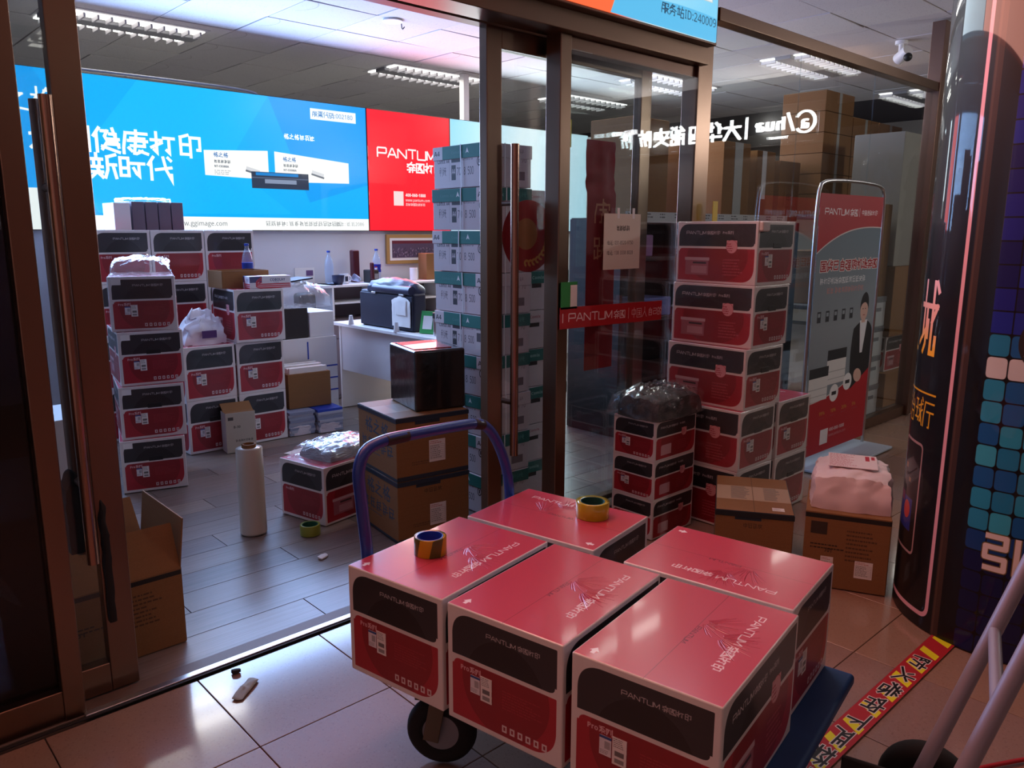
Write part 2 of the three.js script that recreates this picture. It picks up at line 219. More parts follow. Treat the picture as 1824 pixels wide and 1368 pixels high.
// wall light boxes
const blueTex = tex(2048, 640, (c, w, h) => {
  const X = (x) => (x - 0.6) / 3.642 * w, Y = (y) => (2.627 - y) / 1.135 * h;
  c.fillStyle = '#00a6f7'; c.fillRect(0, 0, w, h);
  for (const [col, ...p] of [['#009bee', 0, 0, 500, 0, 900, h, 300, h], ['#08b0fb', 900, 0, 1500, 0, 1250, 380, 700, 260], ['#0096ea', 1500, 0, 2048, 0, 2048, 400, 1700, 500], ['#0aacf9', 600, 400, 1250, 300, 1600, 560, 700, 570]]) { c.fillStyle = col; c.beginPath(); c.moveTo(p[0], p[1]); for (let i = 2; i < p.length; i += 2) c.lineTo(p[i], p[i + 1]); c.fill(); }
  c.fillStyle = '#f4f8f6'; c.fillRect(0, Y(1.6), w, h); c.fillRect(X(1.38), Y(1.79), X(1.54) - X(1.38), 200);
  words(c, '格之格', X(1.12), Y(2.5), 100, { color: '#ffffff', weight: 0.1, sx: 0.9 });
  words(c, '开创健康打印', X(1.43), Y(2.255), 106, { color: '#ffffff', weight: 0.125, sx: 1.02 }); words(c, '新时代', X(1.81), Y(2.065), 106, { color: '#ffffff', weight: 0.125, sx: 1.02 });
  c.fillStyle = '#e8f4fb'; c.fillRect(X(3.664), Y(2.57), X(4.134) - X(3.664), Y(2.475) - Y(2.57)); words(c, '股票代码:002180', X(3.685), Y(2.55), 29, { color: '#3a78b8', weight: 0.1, font: 'normal' });
  words(c, '格之格小形象', X(3.4), Y(2.33), 26, { color: '#ffffff', weight: 0.14 });
  for (const [a, b] of [[2.68, 3.24], [3.3, 4.04]]) { // the printed cartridge cartons
    c.fillStyle = '#f2f3ee'; c.beginPath(); c.moveTo(X(a), Y(a < 3 ? 2.14 : 2.17)); c.lineTo(X(b), Y(a < 3 ? 2.17 : 2.11)); c.lineTo(X(b), Y(1.925)); c.lineTo(X(a), Y(a < 3 ? 1.94 : 1.91)); c.fill();
    words(c, '格之格', X(a + 0.08), Y(2.13), 22, { color: '#3b6fae' }); words(c, '激光碳粉盒', X(a + 0.08), Y(2.07), 15, { color: '#3a4658' }); words(c, 'NT-C0388A', X(a + 0.08), Y(2.03), 13, { color: '#34405a' }); smallPrint(c, X(a + 0.08), Y(1.985), 90, 3, 8, '#9aa4ae');
    c.fillStyle = '#c8cbd0'; c.save(); c.translate(X(a + 0.36), Y(2.03)); c.rotate(0.25); c.fillRect(0, 0, 70, 16); c.fillStyle = '#5c6470'; c.fillRect(0, 16, 74, 9); c.restore();
  }
  c.fillStyle = '#27354c'; c.fillRect(X(3.08), Y(1.99), X(3.62) - X(3.08), Y(1.85) - Y(1.99)); c.fillStyle = '#0f79c4'; c.fillRect(X(3.12), Y(1.985), X(3.52) - X(3.12), 14); c.fillStyle = '#7c8ba6'; c.fillRect(X(3.2), Y(1.93), X(3.5) - X(3.2), 20); c.fillStyle = '#4d5d78'; c.fillRect(X(3.08), Y(1.945), X(3.62) - X(3.08), 5);
  words(c, 'www.ggimage.com', X(2.4), Y(1.572), 28, { color: '#5a6068', font: 'normal' }); words(c, '公司名称: 石家庄运洋商贸有限公司', X(3.19), Y(1.572), 25, { color: '#6b7076', weight: 0.08 }); words(c, '摊位: 颐高2086', X(3.88), Y(1.572), 24, { color: '#8a8f94', weight: 0.07, font: 'normal' });
});
const redTex = tex(560, 640, (c, w, h) => { c.fillStyle = '#fb1f33'; c.fillRect(0, 0, w, h); brandMark(c, 60, 195, 50, '#ffffff', 0.18); words(c, '奔图打印', 255, 260, 58, { color: '#ffffff', weight: 0.15 }); words(c, '400-060-1888', 240, 432, 22, { color: '#ffffff' }); words(c, 'www.pantum.com', 240, 460, 20, { color: '#ffe9e9', font: 'normal' }); words(c, '关注奔图官方微信', 240, 486, 16, { color: '#ffe9e9' }); c.fillStyle = '#f6dede'; c.fillRect(160, 424, 66, 78); });
const paleTex = tex(1024, 512, (c, w, h) => { const g = c.createLinearGradient(0, 0, w, h); g.addColorStop(0, '#8fd4fb'); g.addColorStop(0.4, '#eafaff'); g.addColorStop(1, '#bfe9fb'); c.fillStyle = g; c.fillRect(0, 0, w, h); c.strokeStyle = '#e8352e'; c.lineWidth = 9; for (let i = 0; i < 8; i++) { c.beginPath(); const x = 60 + i * 50 + rnd() * 20, y = 240 + rnd() * 80; c.moveTo(x, y); c.quadraticCurveTo(x + 20, y - 60, x + 34, y - 20 + rnd() * 30); c.stroke(); } });
const headerTex = tex(2048, 290, (c, w, h) => {
  const X = (x) => (x + 0.9) / 4.52 * w, Y = (y) => (3.0 - y) / 0.58 * h;
  c.fillStyle = '#ff5030'; c.fillRect(0, 0, w, h); c.fillStyle = '#ff6a3c'; c.beginPath(); c.moveTo(X(1.5), 0); c.lineTo(X(3.2), 0); c.lineTo(X(2.9), h); c.lineTo(X(1.9), h); c.fill();
  const g = c.createLinearGradient(X(2.9), 0, X(3.3), h); g.addColorStop(0, '#eef8fa'); g.addColorStop(1, '#7ccdf0'); c.fillStyle = g; c.beginPath(); c.moveTo(X(3.06), 0); c.lineTo(w, 0); c.lineTo(w, h); c.lineTo(X(2.8), h); c.fill();
  c.fillStyle = '#58b8e6'; c.beginPath(); c.moveTo(X(2.84), Y(2.5)); c.quadraticCurveTo(X(3.2), Y(2.56), w, Y(2.53)); c.lineTo(w, h); c.lineTo(X(2.8), h); c.fill();
  for (const [x, y, q] of [[3.08, 2.88, 0.12], [3.27, 2.84, 0.11], [3.43, 2.8, 0.14]]) { c.fillStyle = '#e6ebec'; c.fillRect(X(x), Y(y), X(x + q) - X(x), Y(y - 0.2) - Y(y)); c.fillStyle = '#7f8a90'; c.fillRect(X(x), Y(y), X(x + q) - X(x), 7); c.strokeStyle = '#c3cccf'; c.lineWidth = 2; c.strokeRect(X(x), Y(y), X(x + q) - X(x), Y(y - 0.2) - Y(y)); }
  words(c, '服务站ID:240009', X(3.16), Y(2.535), 26, { color: '#1d3c55', weight: 0.09, font: 'normal', sx: 0.98 });
});
const opposite = tex(2048, 256, (c, w, h) => { // seen in the glass, so it reads backwards there
  c.fillStyle = '#000000'; c.fillRect(0, 0, w, h); c.fillStyle = '#fff'; c.strokeStyle = '#fff';
  words(c, 'a', 62, 62, 118, { color: '#fff' }); c.lineWidth = 15; c.beginPath(); c.ellipse(98, 120, 76, 74, 0, 0.6, 5.8); c.stroke(); c.beginPath(); c.moveTo(186, 178); c.lineTo(240, 44); c.stroke(); words(c, 'hua', 250, 58, 118, { color: '#fff', sx: 1.12 }); words(c, 'TECHNOLOGY', 230, 206, 24, { color: '#fff' });
  c.fillRect(574, 45, 14, 165); words(c, '大华智能安防', 632, 56, 150, { color: '#fff', weight: 0.13, gap: 0.147 }); words(c, '股票代码: 002236', 1660, 40, 44, { color: '#fff', weight: 0.12, sx: 0.78 });
});
const bannerTex = tex(620, 1240, (c, w, h) => {
  const g = c.createLinearGradient(0, 0, 0, h); g.addColorStop(0, '#5d7482'); g.addColorStop(0.5, '#8f9ba0'); g.addColorStop(1, '#6d7a80'); c.fillStyle = g; c.fillRect(0, 0, w, h);
  c.fillStyle = '#b3101f'; c.beginPath(); c.moveTo(0, 0); c.lineTo(w, 0); c.lineTo(w, 150); c.bezierCurveTo(w * 0.6, 140, w * 0.3, 170, 0, 270); c.fill();
  c.beginPath(); c.moveTo(0, h * 0.79); c.bezierCurveTo(w * 0.35, h * 0.79, w * 0.75, h * 0.74, w, h * 0.62); c.lineTo(w, h); c.lineTo(0, h); c.fill(); c.strokeStyle = '#d9cfc8'; c.lineWidth = 6; c.beginPath(); c.moveTo(0, h * 0.79); c.bezierCurveTo(w * 0.35, h * 0.79, w * 0.75, h * 0.74, w, h * 0.62); c.stroke(); c.beginPath(); c.moveTo(w, 150); c.bezierCurveTo(w * 0.6, 140, w * 0.3, 170, 0, 270); c.stroke();
  let x = brandMark(c, 50, 66, 28, '#f2eeee', 0.18); words(c, '奔图', x + 10, 62, 36, { color: '#f2eeee' }); c.fillStyle = '#f2eeee'; c.fillRect(378, 60, 3, 40); words(c, '中国自主打印', 400, 66, 26, { color: '#f2eeee' });
  for (const [k, col] of [[0.26, '#efe6e0'], [0.13, '#a3161f']]) { words(c, '国货已自强', 45, 300, 54, { color: col, weight: k }); words(c, '购机选奔图', 345, 300, 50, { color: col, weight: k }); }
  words(c, '买打印机选奔图更放心更安全', 50, 382, 32, { color: '#dfe3e4', weight: 0.1 }); words(c, '企业 政府采购指定打印机', 120, 430, 30, { color: '#c7867f', weight: 0.1 });
  for (let i = 0; i < 5; i++) { c.fillStyle = '#2c3338'; c.fillRect(50 + i * 78, 540, 34, 52); c.fillStyle = '#93a0a6'; c.fillRect(56 + i * 78, 548, 22, 18); }
  const printer = (px, py, s) => { c.fillStyle = '#23272b'; c.fillRect(px, py, 170 * s, 46 * s); c.fillStyle = '#dfe0dc'; c.fillRect(px, py + 46 * s, 170 * s, 110 * s); c.fillStyle = '#b9bbb8'; c.fillRect(px, py + 96 * s, 170 * s, 5); c.fillRect(px, py + 130 * s, 170 * s, 4); };
  printer(180, 735, 1.1); printer(20, 810, 1.05);
  c.fillStyle = '#15161a'; c.beginPath(); c.moveTo(420, 650); c.quadraticCurveTo(480, 615, 520, 612); c.lineTo(560, 618); c.quadraticCurveTo(615, 640, 620, 680); c.lineTo(620, 870); c.lineTo(430, 960); c.quadraticCurveTo(390, 800, 420, 650); c.fill(); // a figure in a dark suit, printed
  c.fillStyle = '#e8ecef'; c.beginPath(); c.moveTo(480, 612); c.lineTo(560, 612); c.lineTo(530, 780); c.lineTo(505, 780); c.fill(); c.fillStyle = '#d9b4a2'; c.beginPath(); c.ellipse(515, 560, 40, 55, 0, 0, 7); c.fill(); c.fillRect(497, 590, 38, 34); c.fillStyle = '#17161a'; c.beginPath(); c.moveTo(470, 560); c.quadraticCurveTo(470, 480, 520, 470); c.quadraticCurveTo(565, 480, 560, 560); c.quadraticCurveTo(545, 520, 515, 522); c.quadraticCurveTo(480, 525, 470, 560); c.fill();
  c.fillStyle = '#3a2522'; c.fillRect(497, 552, 10, 4); c.fillRect(523, 552, 10, 4); c.fillStyle = '#b4504e'; c.fillRect(506, 584, 20, 4); c.fillStyle = '#d9b4a2'; c.beginPath(); c.ellipse(500, 895, 44, 34, 0.4, 0, 7); c.fill();
  for (const [px, py] of [[270, 955], [400, 915]]) { c.fillStyle = '#eef0ee'; c.beginPath(); c.ellipse(px, py, 44, 44, 0, 0, 7); c.fill(); c.fillStyle = '#1b1d20'; c.fillRect(px - 22, py - 8, 44, 18); }
  for (let i = 0; i < 4; i++) { words(c, ['99', '10', '20', '5'][i] + '%', 140 + i * 110, 1030, 26, { color: '#c08a24' }); smallPrint(c, 140 + i * 110, 1065, 60, 1, 12, '#a8404a'); }
  c.fillStyle = '#e8e0de'; c.fillRect(165, 1128, 76, 76); words(c, '400-060-1888', 250, 1128, 24, { color: '#d6c6c6' }); words(c, 'www.pantum.com', 250, 1158, 20, { color: '#c29a9a', font: 'normal' });
});
// column wrap: angle in degrees from the shop's depth axis, height in metres
const colTex = tex(2048, 2048, (c, w, h) => {
  const A = (a) => (a % 360) / 360 * w, Y = (y) => (3.1 - y) / 3.1 * h, deg = w / 360;
  c.fillStyle = '#0d0b0e'; c.fillRect(0, 0, w, h);
  c.strokeStyle = '#e3a9b4'; c.lineWidth = 12; rr(c, A(150), Y(3.4), A(243) - A(150), Y(0.055) - Y(3.4), 26); c.stroke();
  const tg = c.createLinearGradient(0, Y(1.32), 0, Y(1.03)); tg.addColorStop(0, '#f4c7d2'); tg.addColorStop(0.55, '#f7b9a6'); tg.addColorStop(1, '#f5b414'); glyphTo(c, '城', A(209), Y(1.33), 20 * deg, Y(1.04) - Y(1.33), 0.12, tg); glyphTo(c, '之', A(187), Y(1.31), 19 * deg, Y(1.04) - Y(1.31), 0.1, tg);
  c.fillStyle = '#e0a71a'; c.fillRect(A(196), Y(0.905), 38 * deg, 5); for (const [i, ch] of ['休', '台', '球', '厅'].entries()) glyphTo(c, ch, A(196 + i * 9.6), Y(0.885), 9 * deg, Y(0.77) - Y(0.885), 0.1, '#e0a71a');
  c.strokeStyle = '#a5807c'; c.lineWidth = 7; rr(c, A(203), Y(0.7), A(228) - A(203), Y(0.26) - Y(0.7), 16); c.fillStyle = '#17110f'; c.fill(); c.stroke();
  c.fillStyle = '#7a5a3c'; c.fillRect(A(209), Y(0.6), 20, 14); c.fillRect(A(216), Y(0.55), 16, 12); c.fillStyle = '#232c72'; c.fillRect(A(205), Y(0.47), 18 * deg, Y(0.34) - Y(0.47)); c.fillStyle = '#b02a22'; c.beginPath(); c.arc(A(217), Y(0.42), 24, 0, 7); c.fill(); c.fillStyle = '#7c2a50'; c.fillRect(A(205), Y(0.48), 40, 26);
  c.fillStyle = '#3d2a22'; c.fillRect(A(246.5), 0, 4 * deg, h); c.fillStyle = '#4f382c'; c.fillRect(A(247), 0, 1 * deg, h); c.fillStyle = '#0b0a10'; c.fillRect(A(250.5), 0, 8 * deg, h);
  const s = 9 * deg; // printed mosaic
  for (let y = 0, r = 0; y < h; y += s, r++) for (let x = A(258.5), k = 0; x < A(359); x += s, k++) {
    const t = y / h, q = rnd(); c.fillStyle = t < 0.62 ? ['#151a6a', '#1a2180', '#12165a', '#1b2a90'][Math.floor(q * 4)] : t < 0.835 ? ['#2b93b4', '#237fa6', '#3aa7c0', '#1a5c98', '#2f9ab8', q > 0.93 ? '#c9cfd0' : '#2a8db0'][Math.floor(q * 6)] : t < 0.855 ? '#17407c' : ['#0d1446', '#10184e', '#0b1140'][Math.floor(q * 3)];
    rr(c, x + 1.5, y + 1.5, s - 3, s - 3, t > 0.62 ? 10 : 2); c.fill();
  }
  const ball = (a, y, r, c1, c2) => { c.fillStyle = c1; c.beginPath(); c.arc(A(a), Y(y), r, 0, 7); c.fill(); if (c2) { c.fillStyle = c2; c.beginPath(); c.arc(A(a), Y(y), r, 2.8, 5.6); c.fill(); } };
  ball(284, 1.55, 62, '#2a2022'); ball(284, 1.34, 66, '#d99aa4', '#d2a21e'); ball(282, 1.14, 66, '#2a2224'); ball(285.5, 1.0, 50, '#d3a0a2'); c.strokeStyle = '#cfc4c4'; c.lineWidth = 3; for (const [a, y] of [[284, 1.53], [282, 1.12]]) { c.beginPath(); c.moveTo(A(a) - 50, Y(y) + 16); c.lineTo(A(a) + 55, Y(y) - 20); c.stroke(); }
  for (const [k, col] of [[18, '#6e5a2c'], [13, '#e6d9d2']]) { c.strokeStyle = col; c.lineWidth = k; c.lineJoin = 'round'; c.lineCap = 'butt'; c.beginPath(); c.moveTo(A(267), Y(0.455)); c.lineTo(A(275.5), Y(0.455)); c.lineTo(A(275.5), Y(0.416)); c.lineTo(A(267.5), Y(0.416)); c.lineTo(A(267.5), Y(0.376)); c.lineTo(A(275.5), Y(0.376)); c.lineTo(A(275.5), Y(0.337)); c.lineTo(A(267), Y(0.337)); c.stroke(); c.beginPath(); c.moveTo(A(280), Y(0.462)); c.lineTo(A(280), Y(0.33)); c.lineTo(A(288), Y(0.33)); c.stroke(); }
});
function glyphTo(c, ch, x, y, w, h, weight, style) { c.strokeStyle = style; const W = c.lineWidth; glyph(c, ch, x, y, w, h, weight); c.lineWidth = W; }
const warnTex = tex(2048, 124, (c, w, h) => {
  c.fillStyle = '#b0202a'; c.fillRect(0, 0, w, h); c.fillStyle = '#e8de1c'; for (let i = 0; i < 17; i++) { const x = 10 + i * 121; c.beginPath(); c.moveTo(x + 45, 14); c.lineTo(x + 85, 14); c.lineTo(x + 45, h - 14); c.lineTo(x + 5, h - 14); c.fill(); }
  [...'防火卷帘下严禁摆放物品'].forEach((ch, i) => { for (const [k, col] of [[0.3, '#d9cfc2'], [0.16, '#0e0c0c']]) { c.strokeStyle = col; glyph(c, ch, 215 + i * 121, 18, 100, 88, k * 0.7); } });
});
const woodTex = (tone) => { const t = tex(512, 96, (c, w, h) => { const [r, g, b] = tone; c.fillStyle = `rgb(${r},${g},${b})`; c.fillRect(0, 0, w, h); for (let i = 0; i < 210; i++) { const y = rnd() * h, k = rnd() > 0.5 ? 24 : -26; c.strokeStyle = `rgba(${r + k},${g + k},${b + k},${0.12 + rnd() * 0.3})`; c.lineWidth = 0.6 + rnd() * 1.6; c.beginPath(); const x0 = rnd() * w, l = 60 + rnd() * 300; c.moveTo(x0, y); c.bezierCurveTo(x0 + l / 3, y + rnd() * 6 - 3, x0 + l / 1.5, y + rnd() * 6 - 3, x0 + l, y + rnd() * 4 - 2); c.stroke(); } }); return t; };
const plankMats = [[118, 106, 100], [108, 98, 94], [126, 113, 104], [112, 100, 96]].map((t) => std({ map: woodTex(t), roughness: 0.34, bumpMap: smudgeMap, bumpScale: 0.0006 }));
const tileMats = [0, 1, 2].map((k) => phy({ color: new THREE.Color(['#a08270', '#9d8072', '#a4846f'][k]), map: tex(256, 256, (c, w, h) => { c.fillStyle = '#f2efee'; c.fillRect(0, 0, w, h); speckle(c, w, h, 2600, ['#ffffff', '#e6e0dc', '#eee8e4', '#dcd6d2'], 2.2); }), roughness: 0.16, clearcoat: 0.4, clearcoatRoughness: 0.08 }));
const ceilMats = [0, 1, 2].map((k) => std({ roughness: 0.9, map: tex(256, 256, (c, w, h) => { c.fillStyle = ['#c8c4c6', '#c2bec2', '#cbc8c8'][k]; c.fillRect(0, 0, w, h); speckle(c, w, h, 900, ['#a8a4a8', '#b8b4b6', '#98949a'], 2); c.strokeStyle = 'rgba(110,100,96,0.35)'; if (k === 1) { c.lineWidth = 3; c.beginPath(); c.moveTo(40, 0); c.quadraticCurveTo(90, 60, 30, 130); c.stroke(); } }) }));

// ---------------------------------------------------------------- the setting
const floor = struct('floor', 'tiled corridor floor and wood plank shop floor');
part('screed', bx(17, 0.1, 16.6), std({ color: 0x4c4038, roughness: 0.8 }), floor, [4.5, -0.0665, -3.2]);
{ // corridor tiles, 0.459 m
  const g = rb(0.456, 0.012, 0.456, 0.002, 1);
  for (let i = -4; i < 14; i++) for (let j = 0; j < 10; j++) { const x = 0.87 + (i + 0.5) * 0.459, z = -2.508 + (j + 0.5) * 0.477; if (z > 1.2 && x > 5) continue; part('tile', g, tileMats[(i * 7 + j * 3 + 40) % 3], floor, [x, -0.0105, z]).scale.z = 1.04; }
  part('far_tile_field', bx(10.6, 0.012, 4), tileMats[0], floor, [2.9, -0.0105, 4.3]);
  part('side_tile_field', bx(5.1, 0.012, 4.6), tileMats[1], floor, [9.9, -0.0105, -0.2]);
}
{ // shop planks, 0.188 m wide along the shop front
  const L = 1.22, g = rb(L - 0.003, 0.012, 0.186, 0.0015, 1);
  for (let j = 0; j < 22; j++) { const off = [0.12, 0.55, 0.95, 0.3, 0.75][j % 5]; for (let i = -2; i < 6; i++) part('plank', g, plankMats[(i * 3 + j * 5 + 30) % 4], floor, [0.7 + off + i * L, -0.0102, -2.627 - 0.094 - j * 0.188]); }
  part('far_plank_field', bx(5, 0.012, 7.4), plankMats[1], floor, [9.8, -0.0105, -6.3]);
  part('back_room_floor', bx(9, 0.012, 4.4), M.white, floor, [2.8, -0.0105, -9.1]);
}
part('threshold', rb(9, 0.012, 0.085, 0.004), std({ color: 0x6d5b50, roughness: 0.5 }), floor, [3.5, -0.006, -2.585]);
const ceiling = struct('ceiling', 'suspended ceiling of worn pale acoustic tiles');
part('slab', bx(17, 0.1, 16.6), std({ color: 0x4a4650, roughness: 0.9 }), ceiling, [4.5, HC + 0.09, -3.2]);
const TROFFERS = [[2.26, -7.02], [5.27, -7.02], [7.72, -7.02], [4.9, -3.97], [7.67, -3.97], [10.35, -3.97], [7.5, -5.55], [2.4, 2.6], [-0.6, 2.6]];
{
  const g = rb(0.591, 0.016, 0.591, 0.003, 1);
  for (let i = -1; i < 17; i++) for (let j = 0; j < 16; j++) { const x = 0.3 + i * 0.6, z = -0.3 - j * 0.6; const t = part('ceiling_tile', g, ceilMats[(i * 5 + j * 3 + 33) % 3], ceiling, [x, HC + 0.009 + ((i * 7 + j * 13) % 5) * 0.0012, z]); if ((i * 3 + j * 5) % 11 === 0) t.rotation.set(0.006, 0.01, -0.007); }
  part('ceiling_field', bx(10.8, 0.014, 2.3), ceilMats[0], ceiling, [3.1, HC + 0.009, 1.15]); part('ceiling_field', bx(14.8, 0.014, 1.9), ceilMats[1], ceiling, [5.1, HC + 0.009, 3.85]);
}
function wall(name, label, w, h, d, pos, mat = M.wallWhite) { const s = struct(name, label); part('panel', bx(w, h, d), mat, s, pos); return s; }
wall('wall_left', 'side wall left of the shop', 0.12, 3.24, 16.4, [-2.2, 1.62, -3.2]);
wall('wall_back', 'far wall behind the light boxes', 17, 3.24, 0.12, [4.5, 1.62, -11.3], std({ color: 0x9a97a2, roughness: 0.85 }));
wall('wall_right', 'far wall at the right end', 0.12, 3.24, 16.4, [12.8, 1.62, -3.2], std({ color: 0xa8a096, roughness: 0.85 }));
wall('wall_front', 'shop fronts across the corridor', 17, 3.24, 0.12, [4.5, 1.62, 4.9], std({ color: 0x8f6a60, roughness: 0.8 }));
wall('wall_partition', 'white partition wall below the light boxes', 7.6, 2.62, 0.08, [4.0, 1.31, -6.7]);
wall('wall_opposite', 'dark shop front carrying the lit letters', 0.12, 3.2, 4.6, [8.06, 1.6, 1.2], M.dark);

// ---------------------------------------------------------------- shop front
const ZF = -2.5;
const frameBar = (name, p, w, h, d, pos, mat = M.bronze) => part(name, rb(w, h, d, 0.004), mat, p, pos);
{ // left fixed window
  const s = struct('window_1', 'fixed left window with dark film and bronze frame');
  frameBar('post', s, 0.06, 2.36, 0.09, [0.508, 1.18, ZF - 0.09]); frameBar('bottom_rail', s, 2.62, 0.1, 0.08, [-0.83, 0.05, ZF - 0.09]);
  part('pane', bx(2.62, 2.26, 0.01), M.filmGlass, s, [-0.83, 1.23, ZF - 0.09]);
}
function leaf(n, label, x0, x1, z, hx) {
  const s = struct('door_' + n, label), w = x1 - x0, cx = (x0 + x1) / 2;
  frameBar('stile', s, 0.085, 2.34, 0.05, [x0 + 0.0425, 1.175, z]); frameBar('stile', s, 0.085, 2.34, 0.05, [x1 - 0.0425, 1.175, z]);
  frameBar('top_rail', s, w - 0.17, 0.09, 0.05, [cx, 2.3, z]); frameBar('bottom_rail', s, w - 0.17, 0.1, 0.05, [cx, 0.055, z]);
  part('pane', bx(w - 0.17, 2.15, 0.01), M.glass, s, [cx, 1.18, z]);
  for (const dz of [0.055, -0.055]) { part('pull_handle', cyl(0.019, 0.019, 1.4, 20), dz > 0 ? M.copper : M.bronzeDark, s, [hx, 1.17, z + dz]); }
  for (const y of [0.72, 1.62]) part('handle_mount', bar([hx, y, z - 0.055], [hx, y, z + 0.055], 0.012), M.bronzeDark, s);
  return s;
}
{
  const d1 = leaf(1, 'left sliding glass door with long copper pull handle', -0.4, 0.722, -2.645, 0.612);
  part('black_tape', crumple(0.06, 0.28, 0.05, 0.012, 3), M.rubber, d1, [0.6, 0.62, -2.7]); part('black_tape', crumple(0.022, 0.42, 0.06, 0.008, 9), M.rubber, d1, [0.655, 0.46, -2.63]);
  leaf(2, 'right sliding glass door with long copper pull handle', 2.28, 3.4, -2.645, 2.415);
}
{ // middle fixed window
  const s = struct('window_2', 'fixed glass panel right of the door opening');
  frameBar('post', s, 0.07, 2.36, 0.09, [2.635, 1.18, ZF - 0.045]); frameBar('post', s, 0.13, 3.09, 0.1, [3.685, 1.545, ZF - 0.045]);
  frameBar('bottom_rail', s, 0.95, 0.1, 0.08, [3.145, 0.05, ZF - 0.045]); frameBar('top_rail', s, 0.95, 0.06, 0.06, [3.145, 2.31, ZF - 0.045], M.bronzeDark);
  part('pane', bx(0.95, 2.18, 0.01), M.glass, s, [3.145, 1.19, ZF]);
}
{ // right glazing of three panes
  const s = struct('window_3', 'wide frameless glazing of three panes under a bronze bar');
  frameBar('top_bar', s, 3.06, 0.065, 0.08, [5.27, 2.605, ZF]); frameBar('bottom_rail', s, 3.06, 0.08, 0.06, [5.27, 0.04, ZF]); frameBar('end_post', s, 0.1, 3.09, 0.1, [6.82, 1.545, ZF], M.bronzeDark);
  for (const [a, b] of [[3.75, 4.683], [4.687, 5.724], [5.728, 6.77]]) part('pane', bx(b - a, 2.5, 0.01), M.glass, s, [(a + b) / 2, 1.325, ZF]);
}
{ const t = struct('trim_1', 'bronze header beam over the door opening'); frameBar('beam', t, 4.56, 0.085, 0.14, [1.36, 2.38, ZF - 0.02]); part('door_track', bx(4.5, 0.03, 0.06), M.bronzeDark, t, [1.36, 2.352, -2.645]); part('back_panel', bx(4.5, 0.68, 0.03), M.bronzeDark, t, [1.36, 2.76, -2.56]); }
{ const t = struct('trim_2', 'bright metal strip along the threshold'); part('strip', rb(3.2, 0.008, 0.03, 0.003), M.steel, t, [2.13, 0.003, -2.54]); part('groove', bx(6.2, 0.004, 0.012), M.dark, t, [2.6, 0.001, -2.52]); }
{ // light box over the door
  const t = thing('lightbox_sign', 'orange and pale blue light box above the shop door', 'sign', [1.36, 2.42, -2.45]);
  part('housing', rb(4.54, 0.6, 0.1, 0.006), M.bronzeDark, t, [0, 0.3, 0]);
  part('lit_face', bx(4.5, 0.575, 0.01), std({ color: 0x000000, emissive: 0xffffff, emissiveMap: headerTex, emissiveIntensity: GLOW.header, roughness: 0.3 }), t, [0, 0.3, 0.053]);
}
function lightBox(name, label, x0, x1, map, glow) {
  const t = thing(name, label, 'sign', [(x0 + x1) / 2, 1.492, -6.63]), w = x1 - x0;
  part('housing', rb(w - 0.004, 1.137, 0.06, 0.004), M.black, t, [0, 0.5685, -0.012]);
  part('lit_face', bx(w - 0.012, 1.125, 0.008), std({ color: 0x000000, emissive: 0xffffff, emissiveMap: map, emissiveIntensity: glow, roughness: 0.25 }), t, [0, 0.5685, 0.021]);
}
lightBox('lightbox_sign', 'wide blue light box with white lettering on the back wall', 0.6, 4.242, blueTex, GLOW.blue);
lightBox('lightbox_sign', 'square red light box next to the blue one', 4.246, 5.24, redTex, GLOW.red);
lightBox('lightbox_sign', 'pale sky coloured light box right of the red one', 5.244, 7.36, paleTex, GLOW.white);
{ const t = thing('lit_shop_sign', 'white glowing letters mirrored in the shop glass', 'sign', [7.96, 2.4, 0.43], -Math.PI / 2); part('board', rb(2.95, 0.42, 0.05, 0.01), M.dark, t, [0, 0.2, 0]); part('lit_letters', bx(2.85, 0.36, 0.006), std({ color: 0x000000, emissive: 0xffffff, emissiveMap: opposite, emissiveIntensity: GLOW.letters }), t, [0, 0.2, 0.03]); }
for (const [x, k] of [[5.5, 'beside the red light box'], [1.75, 'above the blue light box']]) single('hanger_pole', bx(0.07, 0.47, 0.07), M.white, 'white square hanger pole up to the ceiling ' + k, 'pole', [x, 2.86, -6.68]);
single('cable_pipe', tube([[1.8, 2.66, -6.68], [2.6, 2.665, -6.68], [3.05, 2.66, -6.68], [3.2, 2.64, -6.68], [3.22, 2.62, -6.68]], 0.012), M.grey, 'thin grey pipe running along the top of the blue light box', 'pipe');
const finGeo = bx(0.014, 0.03, 0.15);
